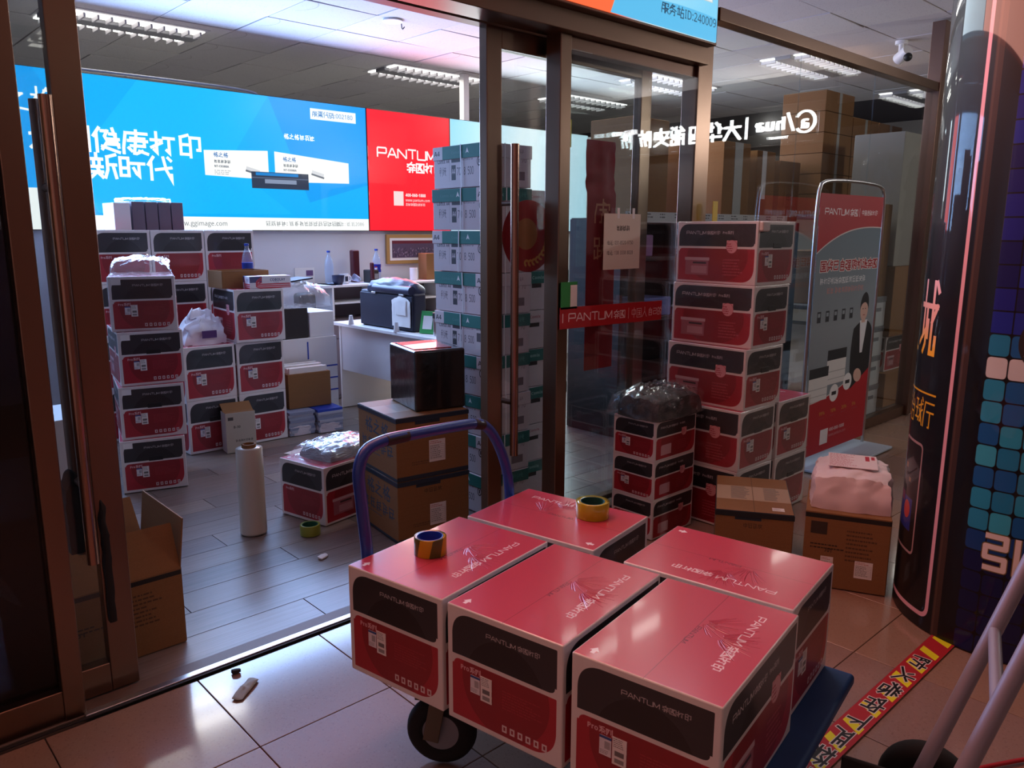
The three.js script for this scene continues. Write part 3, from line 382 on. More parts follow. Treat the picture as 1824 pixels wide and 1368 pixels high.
TROFFERS.forEach(([x, z], i) => {
  const t = thing('ceiling_light', ['louvred ceiling light above the left of the blue sign', 'louvred ceiling light behind the red sign', 'louvred ceiling light far behind the pale sign', 'louvred ceiling light over the shop middle, seen in the box lid', 'louvred ceiling light seen through the right glazing', 'far right louvred ceiling light by the column', 'louvred ceiling light in the middle distance through the centre glass', 'louvred corridor ceiling light behind the viewer', 'louvred corridor ceiling light behind the viewer on the left'][i], 'ceiling light', [x, HC - 0.012, z]);
  part('tray', rb(1.2, 0.05, 0.58, 0.004), M.ceilingMetal, t, [0, 0.035, 0]);
  for (const s of [-1, 1]) {
    part('tube_row', bx(1.14, 0.006, 0.14), std({ color: 0xffffff, emissive: new THREE.Color().setRGB(1, 0.97, 0.88), emissiveIntensity: GLOW.tube }), t, [0, 0.004, s * 0.17]);
    for (let k = 0; k < 12; k++) part('louvre_fin', finGeo, M.ceilingMetal, t, [-0.53 + k * 0.0965, -0.016, s * 0.17]);
    areaLight('ceiling_light_glow', new THREE.Color().setRGB(1, 0.96, 0.88), [18, 18, 18, 18, 18, 16, 16, 3, 3][i], 1.14, 0.14, [x, HC - 0.05, z + s * 0.17], [x, 0, z + s * 0.17]);
  }
  part('centre_strip', rb(1.16, 0.03, 0.16, 0.004), M.grey, t, [0, -0.006, 0]);
});
{ const t = thing('security_camera', 'small white dome camera on the ceiling near the column', 'camera', [7.28, HC, -2.98]); part('base', cyl(0.05, 0.05, 0.03), M.white, t, [0, -0.015, 0]); part('arm', cyl(0.02, 0.02, 0.09), M.white, t, [0, -0.06, 0]); part('body', cyl(0.045, 0.05, 0.13), M.white, t, [-0.02, -0.12, 0.03], [1.1, 0, 0.5]); part('lens', new THREE.SphereGeometry(0.035, 16, 12), M.black, t, [-0.055, -0.15, 0.085]); }
{ const t = thing('ceiling_hook', 'round ceiling cover with a small hook over the shop', 'hook', [3.75, HC, -5.42]); part('cover', cyl(0.075, 0.08, 0.012), M.white, t, [0, -0.006, 0]); part('hook', tube([[0.08, 0, 0], [0.09, -0.05, 0], [0.11, -0.03, 0]], 0.004, 12, 6), M.dark, t); }

// ---------------------------------------------------------------- things stuck on the glass
const sheetTex = tex(256, 256, (c, w, h) => { c.fillStyle = '#d9d3c6'; c.fillRect(0, 0, w, h); words(c, '运洋商贸', 86, 54, 24, { color: '#4a4642', weight: 0.14, sx: 0.9 }); words(c, '电话: 031-8520-9750', 22, 122, 22, { color: '#4a4642', weight: 0.08, font: 'normal', sx: 0.85 }); words(c, '电话: 138 3338 8028', 22, 168, 22, { color: '#4a4642', weight: 0.08, font: 'normal', sx: 0.85 }); });
{ const t = thing('paper_notice', 'white sheet with two phone numbers taped to the glass', 'notice', [3.035, 1.335, -2.488]); part('sheet', bx(0.275, 0.265, 0.002), std({ map: sheetTex, roughness: 0.8 }), t, [0, 0.115, 0]); for (const x of [-0.035, 0.08]) part('tape_tab', bx(0.018, 0.05, 0.001), M.white, t, [x, 0.25, 0.002]); }
const coupletTex = tex(200, 1024, (c, w, h) => { c.fillStyle = '#8e1226'; c.fillRect(0, 0, w, h); words(c, '虎', 50, 250, 110, { color: '#c48a70', weight: 0.09 }); words(c, '跃', 50, 410, 110, { color: '#c48a70', weight: 0.09 }); });
single('red_couplet', (() => { const g = new THREE.BoxGeometry(0.205, 1.08, 0.002, 8, 40, 1), p = g.attributes.position; for (let i = 0; i < p.count; i++) { const y = p.getY(i); p.setZ(i, p.getZ(i) - (y > 0.3 ? 0.012 * (1 + perlin.noise(p.getX(i) * 20, y * 22, 1)) : 0)); } g.computeVertexNormals(); return g; })(), std({ map: coupletTex, roughness: 0.55 }), 'tall red paper couplet with gold characters behind the glass', 'couplet', [2.905, 1.375, -2.512]);
const stripTex = tex(1024, 140, (c, w, h) => { c.fillStyle = '#b3141f'; c.fillRect(0, 0, w, h); c.fillStyle = '#ecd9d9'; c.fillRect(22, 40, 8, 60); const x = brandMark(c, 80, 44, 52, '#ecd9d9', 0.15); words(c, '奔图', x + 10, 40, 62, { color: '#ecd9d9', weight: 0.1, sx: 0.9 }); c.fillRect(x + 160, 34, 3, 76); words(c, '中国人', x + 190, 34, 76, { color: '#ecd9d9', weight: 0.07, sx: 0.7 }); words(c, '自己的打', x + 370, 44, 58, { color: '#ecd9d9', weight: 0.09, sx: 0.85 }); });
single('glass_strip', bx(0.77, 0.1, 0.002), std({ map: stripTex, roughness: 0.5 }), 'red lettered strip stuck across the middle glass panel', 'sticker', [2.99, 1.1, -2.489], [0, 0, -0.012]);
const roundTex = tex(256, 256, (c, w, h) => { c.fillStyle = '#a01420'; c.fillRect(0, 0, w, h); c.strokeStyle = '#d2a052'; c.lineWidth = 9; for (let i = 0; i < 9; i++) { const a = -1.5 + i * 0.2; c.beginPath(); c.arc(128 + Math.cos(a) * 96, 128 + Math.sin(a) * 96, 9, a, a + 4); c.stroke(); } c.fillStyle = '#b07a4a'; c.beginPath(); c.arc(120, 140, 56, 0, 7); c.fill(); });
single('round_sticker', cyl(0.165, 0.165, 0.002, 48), std({ map: roundTex, roughness: 0.5 }), 'round red and gold festive sticker on the door glass', 'sticker', [2.585, 1.475, -2.678], [Math.PI / 2, 0, 0]);
{ const t = thing('payment_sticker', 'green payment sticker with a white square on the glass', 'sticker', [2.665, 1.145, -2.489]); part('card', bx(0.11, 0.125, 0.002), M.green, t, [0, 0.0625, 0]); part('white_square', bx(0.045, 0.1, 0.001), M.paper, t, [0.03, 0.06, 0.002]); }
for (const [x, y, z, k] of [[2.672, 1.93, -2.52, 'right sliding door'], [3.752, 1.6, -2.44, 'tall corner post']]) single('yellow_note', bx(0.045, 0.12, 0.003), M.yellow, 'small yellow sticker on the ' + k, 'sticker', [x, y, z]);

// ---------------------------------------------------------------- printer boxes
const boxGeo = rb(0.345, 0.31, 0.47, 0.004, 2), tallGeo = rb(0.35, 0.366, 0.47, 0.004, 2), smallGeo = rb(0.26, 0.2, 0.336, 0.003, 2), backGeo = rb(0.384, 0.374, 0.46, 0.004, 2);
const faces = [sideMat, sideMat, topMat, cardMat, endMat, endMat], smallFaces = [sidePlainMat, sidePlainMat, topMat, cardMat, endMat, endMat];
function printerBox(label, geo, [x, y, z], turn, opt = {}) {
  const t = thing(opt.name || 'printer_box', label, 'box', [x, y, z], turn, opt.group), { width: w, height: h, depth: d } = size(geo);
  part('carton', geo, opt.faces || faces, t, [0, h / 2, 0]);
  if (!opt.bare) for (const s of opt.both ? [1, -1] : [1]) {
    const a = part('barcode_label', bx(w * 0.1, h * 0.21, 0.0012), stickerMat, t, [s * -w * 0.14, h * 0.38, s * (d / 2 + 0.0006)]); const b = part('shipping_label', bx(w * 0.085, h * 0.15, 0.0012), smallStickerMat, t, [s * -w * 0.24, h * 0.385, s * (d / 2 + 0.0006)]); if (s < 0) { a.rotation.y = b.rotation.y = Math.PI; }
  }
  if (opt.hole) { const hm = part('hand_hole', rb(w * 0.22, h * 0.085, 0.004, 0.0019), M.black, t, [0.01, h * 0.62, d / 2]); hm.userData.label = 'dark hand hole'; }
  if (opt.tag) part('white_tag', bx(w * 0.14, h * 0.1, 0.0012), M.paper, t, [-w * 0.38, h * 0.9, d / 2 + 0.0006]);
  if (opt.film) part('stretch_film', rb(w + 0.008, h * 0.985, d + 0.008, 0.006), M.film, t, [0, h * 0.5, 0]);
  if (opt.folded) part('folded_flap', rb(0.07, 0.05, 0.03, 0.01), cardMat, t, opt.folded);
  return t;
}
function size(g) { g.computeBoundingBox(); const b = g.boundingBox; return { width: b.max.x - b.min.x, height: b.max.y - b.min.y, depth: b.max.z - b.min.z }; }
const DK = 0.289; // deck height of the cart
printerBox('red topped printer box on cart with striped tape roll on it', boxGeo, [1.307, DK, -1.66], -79.5 * D2R, {});
printerBox('middle front printer box on cart between two others', boxGeo, [1.37, DK, -1.3], -80 * D2R, {});
printerBox('nearest printer box at the front corner of cart', boxGeo, [1.428, DK, -0.935], -79.5 * D2R, {});
printerBox('rear printer box on cart with clear yellow tape roll on it', boxGeo, [1.742, DK, -1.66], 11 * D2R, {});
printerBox('rear right printer box on cart, lettering upside down', boxGeo, [1.832, DK, -1.09], 190 * D2R, { both: true });
// tall stack against the glass: ends face the corridor
['bottom printer box of the tall stack, behind the flat brown carton', 'second printer box from the floor in the tall stack', 'middle printer box of the tall five box stack', 'second printer box from the top of the tall stack', 'topmost printer box of the tall stack by the glass'].forEach((l, i) => printerBox(l, boxGeo, [3.575 + [0, 0, 0.035, 0.06, 0.075][i] * 1.0, i * 0.31, -2.245], [0, 1, -1, 0.5, -1][i] * D2R, { hole: true, film: i > 0, group: 'tall stack by the glass', folded: i === 4 ? [-0.13, 0.285, 0.24] : null }));
['lower printer box beside the tall stack, near the banner', 'upper printer box beside the tall stack, near the banner'].forEach((l, i) => printerBox(l, boxGeo, [3.945, i * 0.31, -2.24], 0, { hole: true, film: true, group: 'pair of boxes beside the tall stack' }));
['bottom small printer box of the short stack by the glass door', 'middle small printer box of the short stack', 'top small printer box under the dark plastic package'].forEach((l, i) => printerBox(l, smallGeo, [3.165, i * 0.2, -2.345], -90 * D2R, { name: 'small_printer_box', faces: smallFaces, group: 'short stack of small boxes' }));
{ const t = thing('dark_package', 'dark item in a loose clear plastic bag on short stack', 'package', [3.17, 0.6, -2.33]); part('item', crumple(0.4, 0.12, 0.27, 0.012, 5, 0.1), M.black, t, [0.01, 0.06, 0]); part('plastic_bag', crumple(0.47, 0.14, 0.31, 0.035, 2, 0.15, 0.3, 24), M.film, t, [-0.02, 0.08, 0]); }
// stack left in the shop
['bottom printer box of the left stack in the shop', 'second printer box from the floor in the left stack', 'third printer box from the floor in the left stack'].forEach((l, i) => printerBox(l, boxGeo, [1.535 + i * 0.012, i * 0.31, -4.876 - i * 0.02], (-16 + i * 3) * D2R, { hole: true, tag: true, group: 'left stack in the shop' }));
printerBox('plastic wrapped printer box on top of the left stack', boxGeo, [1.575, 0.93, -4.93], -18 * D2R, { tag: true, film: true, group: 'left stack in the shop' });
{ const t = thing('plastic_bag', 'crumpled clear plastic bag on top of the left stack', 'bag', [1.575, 1.243, -4.93], -18 * D2R); part('film', crumple(0.33, 0.1, 0.42, 0.03, 8, 0.2), M.film, t, [0, 0.05, 0]); }
// the two columns of taller boxes
['lower tall printer box of the pair under the white bag', 'upper tall printer box holding the white bag'].forEach((l, i) => printerBox(l, tallGeo, [2.07, i * 0.366, -5.475], 0, { hole: i === 0, group: 'middle columns in the shop' }));
['bottom tall printer box of the column with the flag carton', 'middle tall printer box of the column with the flag carton', 'top tall printer box of the column with the flag carton'].forEach((l, i) => printerBox(l, tallGeo, [2.433 + (i === 2 ? 0.02 : 0), i * 0.366, -5.475 + (i === 2 ? 0.03 : 0)], i === 2 ? -5 * D2R : 0, { group: 'middle columns in the shop' }));
for (let k = 0; k < 3; k++) for (let i = 0; i < 4; i++) printerBox(i < 3 ? (i === 2 && k === 2 ? 'back row printer box half hidden by the white bag' : ['lowest', 'second lowest', 'third up'][i] + ' printer box in the ' + ['left', 'middle', 'right'][k] + ' column of the back row') : ['left', 'middle', 'right'][k] + ' printer box in the top back row below the blue sign', backGeo, [1.79 + k * 0.388, i * 0.374, -6.18], 0, { bare: true, group: i < 3 ? 'hidden lower boxes of the back row' : 'top boxes of the back row' });
printerBox('printer box on the shop floor with a wrapped bundle on top', boxGeo, [2.1, 0, -3.68], -78 * D2R, { bare: true });
{ const t = thing('wrapped_bundle', 'crumpled film wrapped bundle on the floor printer box', 'bundle', [2.12, 0.31, -3.68], -78 * D2R); part('bundle', crumple(0.27, 0.07, 0.36, 0.02, 4, 0.15), phy({ color: 0x8a9aa8, roughness: 0.3, clearcoat: 1, clearcoatRoughness: 0.1, bumpMap: wrinkleMap, bumpScale: 0.012 }), t, [0, 0.036, 0]); part('wrap_film', crumple(0.33, 0.09, 0.44, 0.02, 11, 0.25), M.film, t, [0, 0.045, 0]); }
{ const t = thing('white_bag', 'limp white plastic bag with purple print on printer boxes', 'bag', [2.08, 0.732, -5.4]); part('bag', crumple(0.3, 0.24, 0.2, 0.05, 6, 0.55), std({ color: 0xe9e4ea, roughness: 0.6 }), t, [0, 0.12, 0]); part('print', bx(0.1, 0.05, 0.002), std({ color: 0x54306e }), t, [0.02, 0.07, 0.108]); }
const flagTex = tex(512, 140, (c, w, h) => { c.fillStyle = '#dcdce4'; c.fillRect(0, 0, w, h); c.fillStyle = '#27306a'; c.fillRect(0, 0, 150, 70); c.fillStyle = '#e8e8f0'; for (let i = 0; i < 24; i++) c.fillRect(10 + (i % 8) * 17, 10 + Math.floor(i / 8) * 20, 5, 5); c.strokeStyle = '#c23a48'; c.lineWidth = 14; for (let i = 0; i < 3; i++) { c.beginPath(); c.moveTo(150, 14 + i * 26); c.bezierCurveTo(60, 60 + i * 20, 60, 90 + i * 16, 130, 92 + i * 20); c.lineTo(w, 92 + i * 22); c.stroke(); } words(c, 'COBOLAY', 250, 22, 40, { color: '#3a4a80' }); words(c, 'TONER', 290, 62, 22, { color: '#8a90a8', font: 'normal' }); });
single('flag_carton', rb(0.3, 0.085, 0.12, 0.003), std({ map: flagTex, roughness: 0.5 }), 'slim white toner carton with flag print on printer boxes', 'carton', [2.53, 1.141, -5.28], [0, -0.05, 0]);
{ const t = thing('open_carton', 'low open brown carton behind the flag carton', 'carton', [2.42, 1.098, -5.5]); for (const s of [-1, 1]) { part('side', bx(0.34, 0.12, 0.006), kraftMat, t, [0, 0.06, s * 0.12]); part('side', bx(0.006, 0.12, 0.24), kraftMat, t, [s * 0.17, 0.06, 0]); } part('base', bx(0.34, 0.006, 0.24), kraftMat, t, [0, 0.004, 0]); }
function bottle(label, [x, y, z], h, labelMatl, capMat = M.blue) { const t = thing('water_bottle', label, 'bottle', [x, y, z]); const r = h * 0.135; part('body', lathe([[0.001, 0], [r * 0.9, 0.002], [r, h * 0.06], [r * 0.94, h * 0.2], [r, h * 0.3], [r, h * 0.55], [r * 0.92, h * 0.62], [r * 0.8, h * 0.72], [r * 0.4, h * 0.87], [r * 0.33, h * 0.92], [r * 0.33, h * 0.96]]), M.pet, t); part('cap', cyl(r * 0.4, r * 0.4, h * 0.05), capMat, t, [0, h * 0.975, 0]); if (labelMatl) part('wrapper', cyl(r * 1.01, r * 1.01, h * 0.24, 28), labelMatl, t, [0, h * 0.42, 0]); return t; }
bottle('plastic water bottle with blue label above the flag carton', [2.57, 1.1, -5.668], 0.3, M.blue);
{ const t = thing('box_bundle', 'row of upright grey folders on the back row boxes', 'folders', [2.02, 1.496, -6.2]); for (let i = 0; i < 4; i++) part('folder', rb(0.085, 0.2, 0.25, 0.003), std({ color: 0x6b6270, roughness: 0.6 }), t, [-0.06 + i * 0.092, 0.1, 0]); part('white_folder', rb(0.11, 0.19, 0.25, 0.003), M.white, t, [-0.17, 0.095, 0]); part('loose_film', crumple(0.36, 0.03, 0.22, 0.015, 12), M.film, t, [0.02, 0.215, 0]); }
{ const t = thing('slim_carton', 'narrow pale carton standing on the shop floor', 'carton', [2.2, 0, -5.15], -0.15); part('body', rb(0.2, 0.28, 0.12, 0.003), [cardMat, cardMat, kraftMat, cardMat, std({ roughness: 0.7, map: tex(200, 280, (c, w, h) => { c.fillStyle = '#b9b09e'; c.fillRect(0, 0, w, h); c.fillStyle = '#4b4742'; c.fillRect(16, 30, 36, 22); words(c, 'B-30', 50, 90, 22, { color: '#4b4742' }); words(c, '全自动打印耗材', 60, 190, 16, { color: '#4b4742' }); }) }), cardMat], t, [0, 0.14, 0]); part('lid_flap', bx(0.2, 0.003, 0.1), kraftMat, t, [0, 0.3, -0.03], [0.5, 0, 0]); }
{ const t = thing('film_roll', 'tall roll of clear stretch film standing on the shop floor', 'roll', [1.6, 0, -3.64]); part('film', lathe([[0.035, 0], [0.064, 0], [0.066, 0.01], [0.064, 0.15], [0.066, 0.3], [0.064, 0.44], [0.035, 0.445]], 36), phy({ color: 0xd9d3c2, roughness: 0.3, clearcoat: 0.8, clearcoatRoughness: 0.12, transmission: 0.15, thickness: 0 }), t); part('core', lathe([[0.026, 0], [0.035, 0], [0.035, 0.462], [0.026, 0.462], [0.026, 0.01]], 28), kraftMat, t); }
function tapeRoll(label, [x, y, z], r, hole, h, outer, inner, turn = 0) { const t = thing('tape_roll', label, 'tape', [x, y, z], turn); part('tape', lathe([[hole + 0.004, 0], [r, 0], [r, h], [hole + 0.004, h]], 40), outer, t); part('core', lathe([[hole, 0], [hole + 0.004, 0], [hole + 0.004, h], [hole, h], [hole, 0]], 36), inner, t); return t; }
const stripeTape = std({ roughness: 0.3, map: tex(512, 64, (c, w, h) => { c.fillStyle = '#c79a16'; c.fillRect(0, 0, w, h); c.fillStyle = '#5a5c24'; for (let i = 0; i < 4; i++) { c.beginPath(); c.moveTo(i * 128, h); c.lineTo(i * 128 + 60, h); c.lineTo(i * 128 + 120, 0); c.lineTo(i * 128 + 60, 0); c.fill(); } }) });
const clearTape = phy({ color: 0xdcc818, roughness: 0.15, transmission: 0.35, thickness: 0, clearcoat: 1, clearcoatRoughness: 0.05 });
tapeRoll('yellow and green striped tape roll on the cart box', [1.262, 0.6, -1.7], 0.046, 0.034, 0.05, stripeTape, M.blue, 0.6);
tapeRoll('clear yellow packing tape roll on the rear cart box', [1.825, 0.6, -1.585], 0.054, 0.036, 0.05, clearTape, std({ color: 0x0f4a3e, roughness: 0.5 }));
tapeRoll('green and yellow tape roll lying on the shop floor', [1.8, 0, -3.43], 0.05, 0.036, 0.05, std({ color: 0x8f9a3a, roughness: 0.35 }), std({ color: 0x14583e }));

// ---------------------------------------------------------------- cartons
function carton(label, [x, y, z], turn, w, h, d, mats, name = 'carton', fn) { const t = thing(name, label, 'carton', [x, y, z], turn); part('body', rb(w, h, d, 0.004), mats, t, [0, h / 2, 0]); fn?.(t); return t; }
const tonerMats = [tonerSide, tonerSide, tonerTop, kraftMat, tonerFront, tonerFront];
const tapeBlue = std({ color: 0x2c3948, roughness: 0.35 });
for (const [i, l] of ['lower brown toner carton with blue edge bands', 'upper brown toner carton carrying the black box'].entries()) carton(l, [2.27, i * 0.315, -3.19], -8 * D2R, 0.4, 0.314, 0.43, tonerMats, 'toner_carton', (t) => { part('address_label', bx(0.09, 0.11, 0.001), labelMat, t, [0.02, i ? 0.13 : 0.12, 0.2156]); part('top_tape', bx(0.404, 0.02, 0.434), tapeBlue, t, [0, 0.3, 0]); });
{ const t = thing('black_box', 'glossy black film wrapped box on the toner cartons', 'box', [2.365, 0.63, -3.19], -14 * D2R); part('box', rb(0.27, 0.3, 0.35, 0.012, 3), M.blackGloss, t, [0, 0.15, 0]); part('top_sheet', bx(0.2, 0.004, 0.26), phy({ roughness: 0.4, clearcoat: 1, map: tex(128, 128, (c, w, h) => { c.fillStyle = '#b03a36'; c.fillRect(0, 0, w, h); c.fillStyle = '#d8a09a'; for (let i = 0; i < 9; i++) c.fillRect(0, i * 15, w * rnd(), 5); }) }), t, [-0.02, 0.302, 0]); }
carton('flat topped brown carton in front of the tall stack', [3.175, 0, -1.785], -57.6 * D2R, 0.325, 0.312, 0.5, [tonerSide, tonerSide, tonerTop, kraftMat, tonerFront, tonerFront], 'toner_carton', (t) => { part('address_label', bx(0.05, 0.001, 0.04), labelMat, t, [0.1, 0.3128, 0.2]); part('dark_tape', bx(0.33, 0.022, 0.505), std({ color: 0x23262a, roughness: 0.4 }), t, [0, 0.296, 0]); });
carton('brown labelled carton beside the round column', [3.37, 0, -1.43], -65 * D2R, 0.335, 0.335, 0.46, [kraftLabelled, kraftLabelled, kraftMat, kraftMat, kraftLabelled, kraftLabelled], 'labelled_carton', (t) => { part('address_label', bx(0.07, 0.075, 0.001), labelMat, t, [0.075, 0.1, 0.2306]); part('address_label', bx(0.05, 0.08, 0.001), labelMat, t, [-0.07, 0.1, 0.2306]); part('dark_square', bx(0.065, 0.055, 0.001), std({ color: 0x3a2c22 }), t, [-0.11, 0.265, 0.2306]); });
{ const t = thing('pink_parcel', 'soft white parcel bag with red print on the labelled carton', 'parcel', [3.385, 0.336, -1.43], -65 * D2R); part('bag', crumple(0.33, 0.16, 0.42, 0.018, 21, 0.12, 0.2, 20), std({ color: 0xe8d3d2, roughness: 0.55 }), t, [0, 0.08, 0]); part('bag_print', bx(0.2, 0.002, 0.22), std({ roughness: 0.6, map: tex(256, 256, (c, w, h) => { c.fillStyle = '#e8d3d2'; c.fillRect(0, 0, w, h); smallPrint(c, 8, 12, 150, 12, 20, '#c46a74'); c.fillStyle = '#b81e34'; c.fillRect(196, 20, 22, 90); c.fillRect(228, 20, 18, 60); }) }), t, [0, 0.163, -0.02]); }
{ // open carton inside the left door
  const t = thing('open_carton', 'open brown carton behind the left sliding door', 'carton', [0.69, 0, -3.0]); const w = 0.5, d = 0.42, h = 0.29;
  for (const s of [-1, 1]) { part('side', bx(w, h, 0.006), kraftLabelled, t, [0, h / 2, s * d / 2]); part('side', bx(0.006, h, d), kraftMat, t, [s * w / 2, h / 2, 0]); }
  part('base', bx(w, 0.006, d), kraftMat, t, [0, 0.004, 0]);
  part('flap', bx(w, 0.17, 0.005), kraftMat, t, [0, h + 0.075, d / 2 - 0.035], [-0.42, 0, 0]); part('flap', bx(w, 0.17, 0.005), kraftMat, t, [0, h + 0.07, -d / 2 - 0.05], [-0.7, 0, 0]); part('flap', bx(0.005, 0.19, d), kraftMat, t, [w / 2 + 0.01, h + 0.09, 0], [0, 0, -0.12]); part('flap', bx(0.005, 0.19, d), kraftMat, t, [-w / 2 - 0.06, h + 0.07, 0], [0, 0, 0.75]);
}
carton('white carton with red print behind the left door', [0.95, 0, -4.55], 0.1, 0.4, 0.56, 0.4, M.white, 'white_carton', (t) => part('red_print', bx(0.12, 0.04, 0.001), M.red, t, [0.1, 0.5, 0.2006]));
single('red_notice', bx(0.12, 0.16, 0.002), M.red, 'red notice inside the left window', 'notice', [0.42, 0.92, -2.62]);
{ const t = thing('file_box', 'open brown box packed with papers on magazine stacks', 'box', [2.86, 0.18, -5.45], -4 * D2R); part('carton', bx(0.34, 0.26, 0.24), kraftMat, t, [0, 0.13, 0]); for (let i = 0; i < 7; i++) part('folder', bx(0.3, 0.05 + rnd() * 0.03, 0.02), M.paper, t, [0, 0.27, -0.09 + i * 0.03], [0.1, 0, 0]); part('torn_flap', bx(0.34, 0.07, 0.004), kraftMat, t, [0, 0.27, -0.125], [-0.3, 0, 0]); }
for (const [i, l] of ['left pile of blue grey magazines below the file box', 'right pile of magazines with a blue cover on top'].entries()) {
  const t = thing('magazine_pile', l, 'magazines', [2.73 + i * 0.21, 0, -5.37 + i * 0.05], -5 * D2R);
  for (let k = 0; k < 9; k++) part('magazine', bx(0.19 + rnd() * 0.012, 0.0185, 0.27), k === 8 && i ? M.blue : std({ color: [0x9aa2b4, 0xb4b8c4, 0x8a92a8][k % 3], roughness: 0.6 }), t, [rnd() * 0.01, 0.01 + k * 0.0195, rnd() * 0.012], [0, rnd() * 0.06 - 0.03, 0]);
  part('wrapper', crumple(0.2, 0.08, 0.285, 0.012, 31 + i), M.bag, t, [0, 0.04, 0.004]);
}
for (const [x, z, r, l] of [[2.5, -4.85, 0.3, 'torn paper strip by the magazine piles'], [2.62, -4.6, 1.2, 'flat paper sheet on the shop floor near magazines'], [2.8, -4.35, 0.8, 'long flat paper by the wrapped floor box']]) single('floor_paper', bx(0.22, 0.002, 0.09), M.paper, l, 'paper', [x, 0.0, z], [0, r, 0]);
// white wrapped boxes by the desk
carton('large white film wrapped carton next to the grey cabinet', [3.03, 0, -5.83], 0, 0.48, 0.66, 0.4, M.white, 'white_carton', (t) => { part('blue_tape', bx(0.012, 0.14, 0.001), M.blue, t, [-0.02, 0.56, 0.2006]); for (let i = 0; i < 3; i++) part('blue_tape', bx(0.1, 0.012, 0.001), M.blue, t, [0.19, 0.42 - i * 0.1, 0.2006]); });
{ const t = thing('boxed_printer', 'grey and white machine under clear film on large white carton', 'printer', [3.03, 0.66, -5.83]); part('dark_half', rb(0.25, 0.24, 0.36, 0.008), M.dark, t, [-0.12, 0.12, 0]); part('white_half', rb(0.22, 0.2, 0.36, 0.008), M.white, t, [0.125, 0.1, 0]); part('clear_film', crumple(0.48, 0.2, 0.4, 0.03, 14, 0.35), M.film, t, [0, 0.34, 0]); part('dark_sheet', bx(0.3, 0.012, 0.2), M.navy, t, [-0.06, 0.45, 0.03], [0, 0.2, 0.08]); }
// ---------------------------------------------------------------- paper boxes
const paperFront = (flip) => tex(512, 180, (c, w, h) => { c.fillStyle = '#d6cfd2'; c.fillRect(0, 0, w, h); words(c, 'Comix A4', 36, 46, 26, { color: '#4a4046' }); words(c, '利捷', 56, 84, 42, { color: '#4a4046', weight: 0.07, sx: 0.8 }); c.fillStyle = '#8a8288'; c.fillRect(160, 40, 2, 110); c.fillStyle = '#2e282c'; c.fillRect(182, 42, 96, 26); words(c, '高级复印纸', 290, 44, 20, { color: '#8a8288' }); c.fillStyle = '#2e282c'; c.fillRect(182, 80, 44, 66); words(c, 'A4', 186, 92, 30, { color: '#d6cfd2', sx: 0.9 }); words(c, '70', 236, 84, 46, { color: '#4a4046', font: 'normal', sx: 0.8 }); words(c, '8', 304, 84, 46, { color: '#4a4046', font: 'normal', sx: 0.8 }); words(c, '500', 344, 84, 46, { color: '#4a4046', font: 'normal', sx: 0.75 }); c.strokeStyle = '#3a3236'; c.lineWidth = 6; c.beginPath(); c.arc(456, 72, 18, 0, 7); c.stroke(); c.fillStyle = '#3a3236'; c.fillRect(450, 62, 12, 18); if (flip) { c.fillStyle = '#dcd8d8'; c.fillRect(420, 20, 80, 130); smallPrint(c, 428, 28, 56, 3, 14, '#6a6266'); c.fillStyle = '#5e565a'; c.fillRect(430, 74, 60, 40); } });
const paperSide = tex(360, 180, (c, w, h) => { c.fillStyle = '#d0c9cc'; c.fillRect(0, 0, w, h); words(c, 'Comix A4', 14, 24, 22, { color: '#4a4046' }); c.fillStyle = '#2e282c'; c.fillRect(14, 54, 90, 20); words(c, '高白 70', 200, 40, 34, { color: '#8a8086', weight: 0.07, font: 'normal' }); c.fillStyle = '#7a7076'; c.fillRect(210, 110, 100, 38); });
const lidFront = (right) => tex(512, 100, (c, w, h) => { c.fillStyle = '#1c7a70'; c.fillRect(0, 0, w, h); c.fillStyle = '#dcd6d8'; c.fillRect(right ? w - 100 : 0, 0, 100, h); words(c, 'A4', right ? w - 86 : 14, 24, 50, { color: '#33292d', sx: 0.95 }); words(c, 'Comix Art', right ? 80 : 190, 38, 28, { color: '#4f8f88', font: 'normal' }); c.fillStyle = '#e6eeec'; c.beginPath(); c.moveTo(right ? 230 : 330, 66); c.lineTo(right ? 246 : 346, 22); c.lineTo(right ? 262 : 362, 66); c.lineTo(right ? 246 : 346, 56); c.fill(); });
const lidSide = tex(360, 100, (c, w, h) => { c.fillStyle = '#1a6f68'; c.fillRect(0, 0, w, h); words(c, 'Comix', 16, 34, 34, { color: '#9cc8c0' }); words(c, '利捷', 220, 24, 44, { color: '#4f9a92', weight: 0.07 }); }), lidSideWhite = tex(360, 100, (c, w, h) => { c.fillStyle = '#d2cccf'; c.fillRect(0, 0, w, h); words(c, 'Comix', 16, 34, 30, { color: '#a0555c' }); words(c, '高白', 220, 30, 36, { color: '#8a8086', weight: 0.07 }); });
const mt = (map) => std({ map, roughness: 0.65 });
const pf = [mt(paperFront(0)), mt(paperFront(1))], ps = mt(paperSide), lf = [mt(lidFront(0)), mt(lidFront(1))], ls = [mt(lidSide), mt(lidSideWhite)], lidPlain = mt(tex(32, 32, (c) => { c.fillStyle = '#cfc8cb'; c.fillRect(0, 0, 32, 32); }));
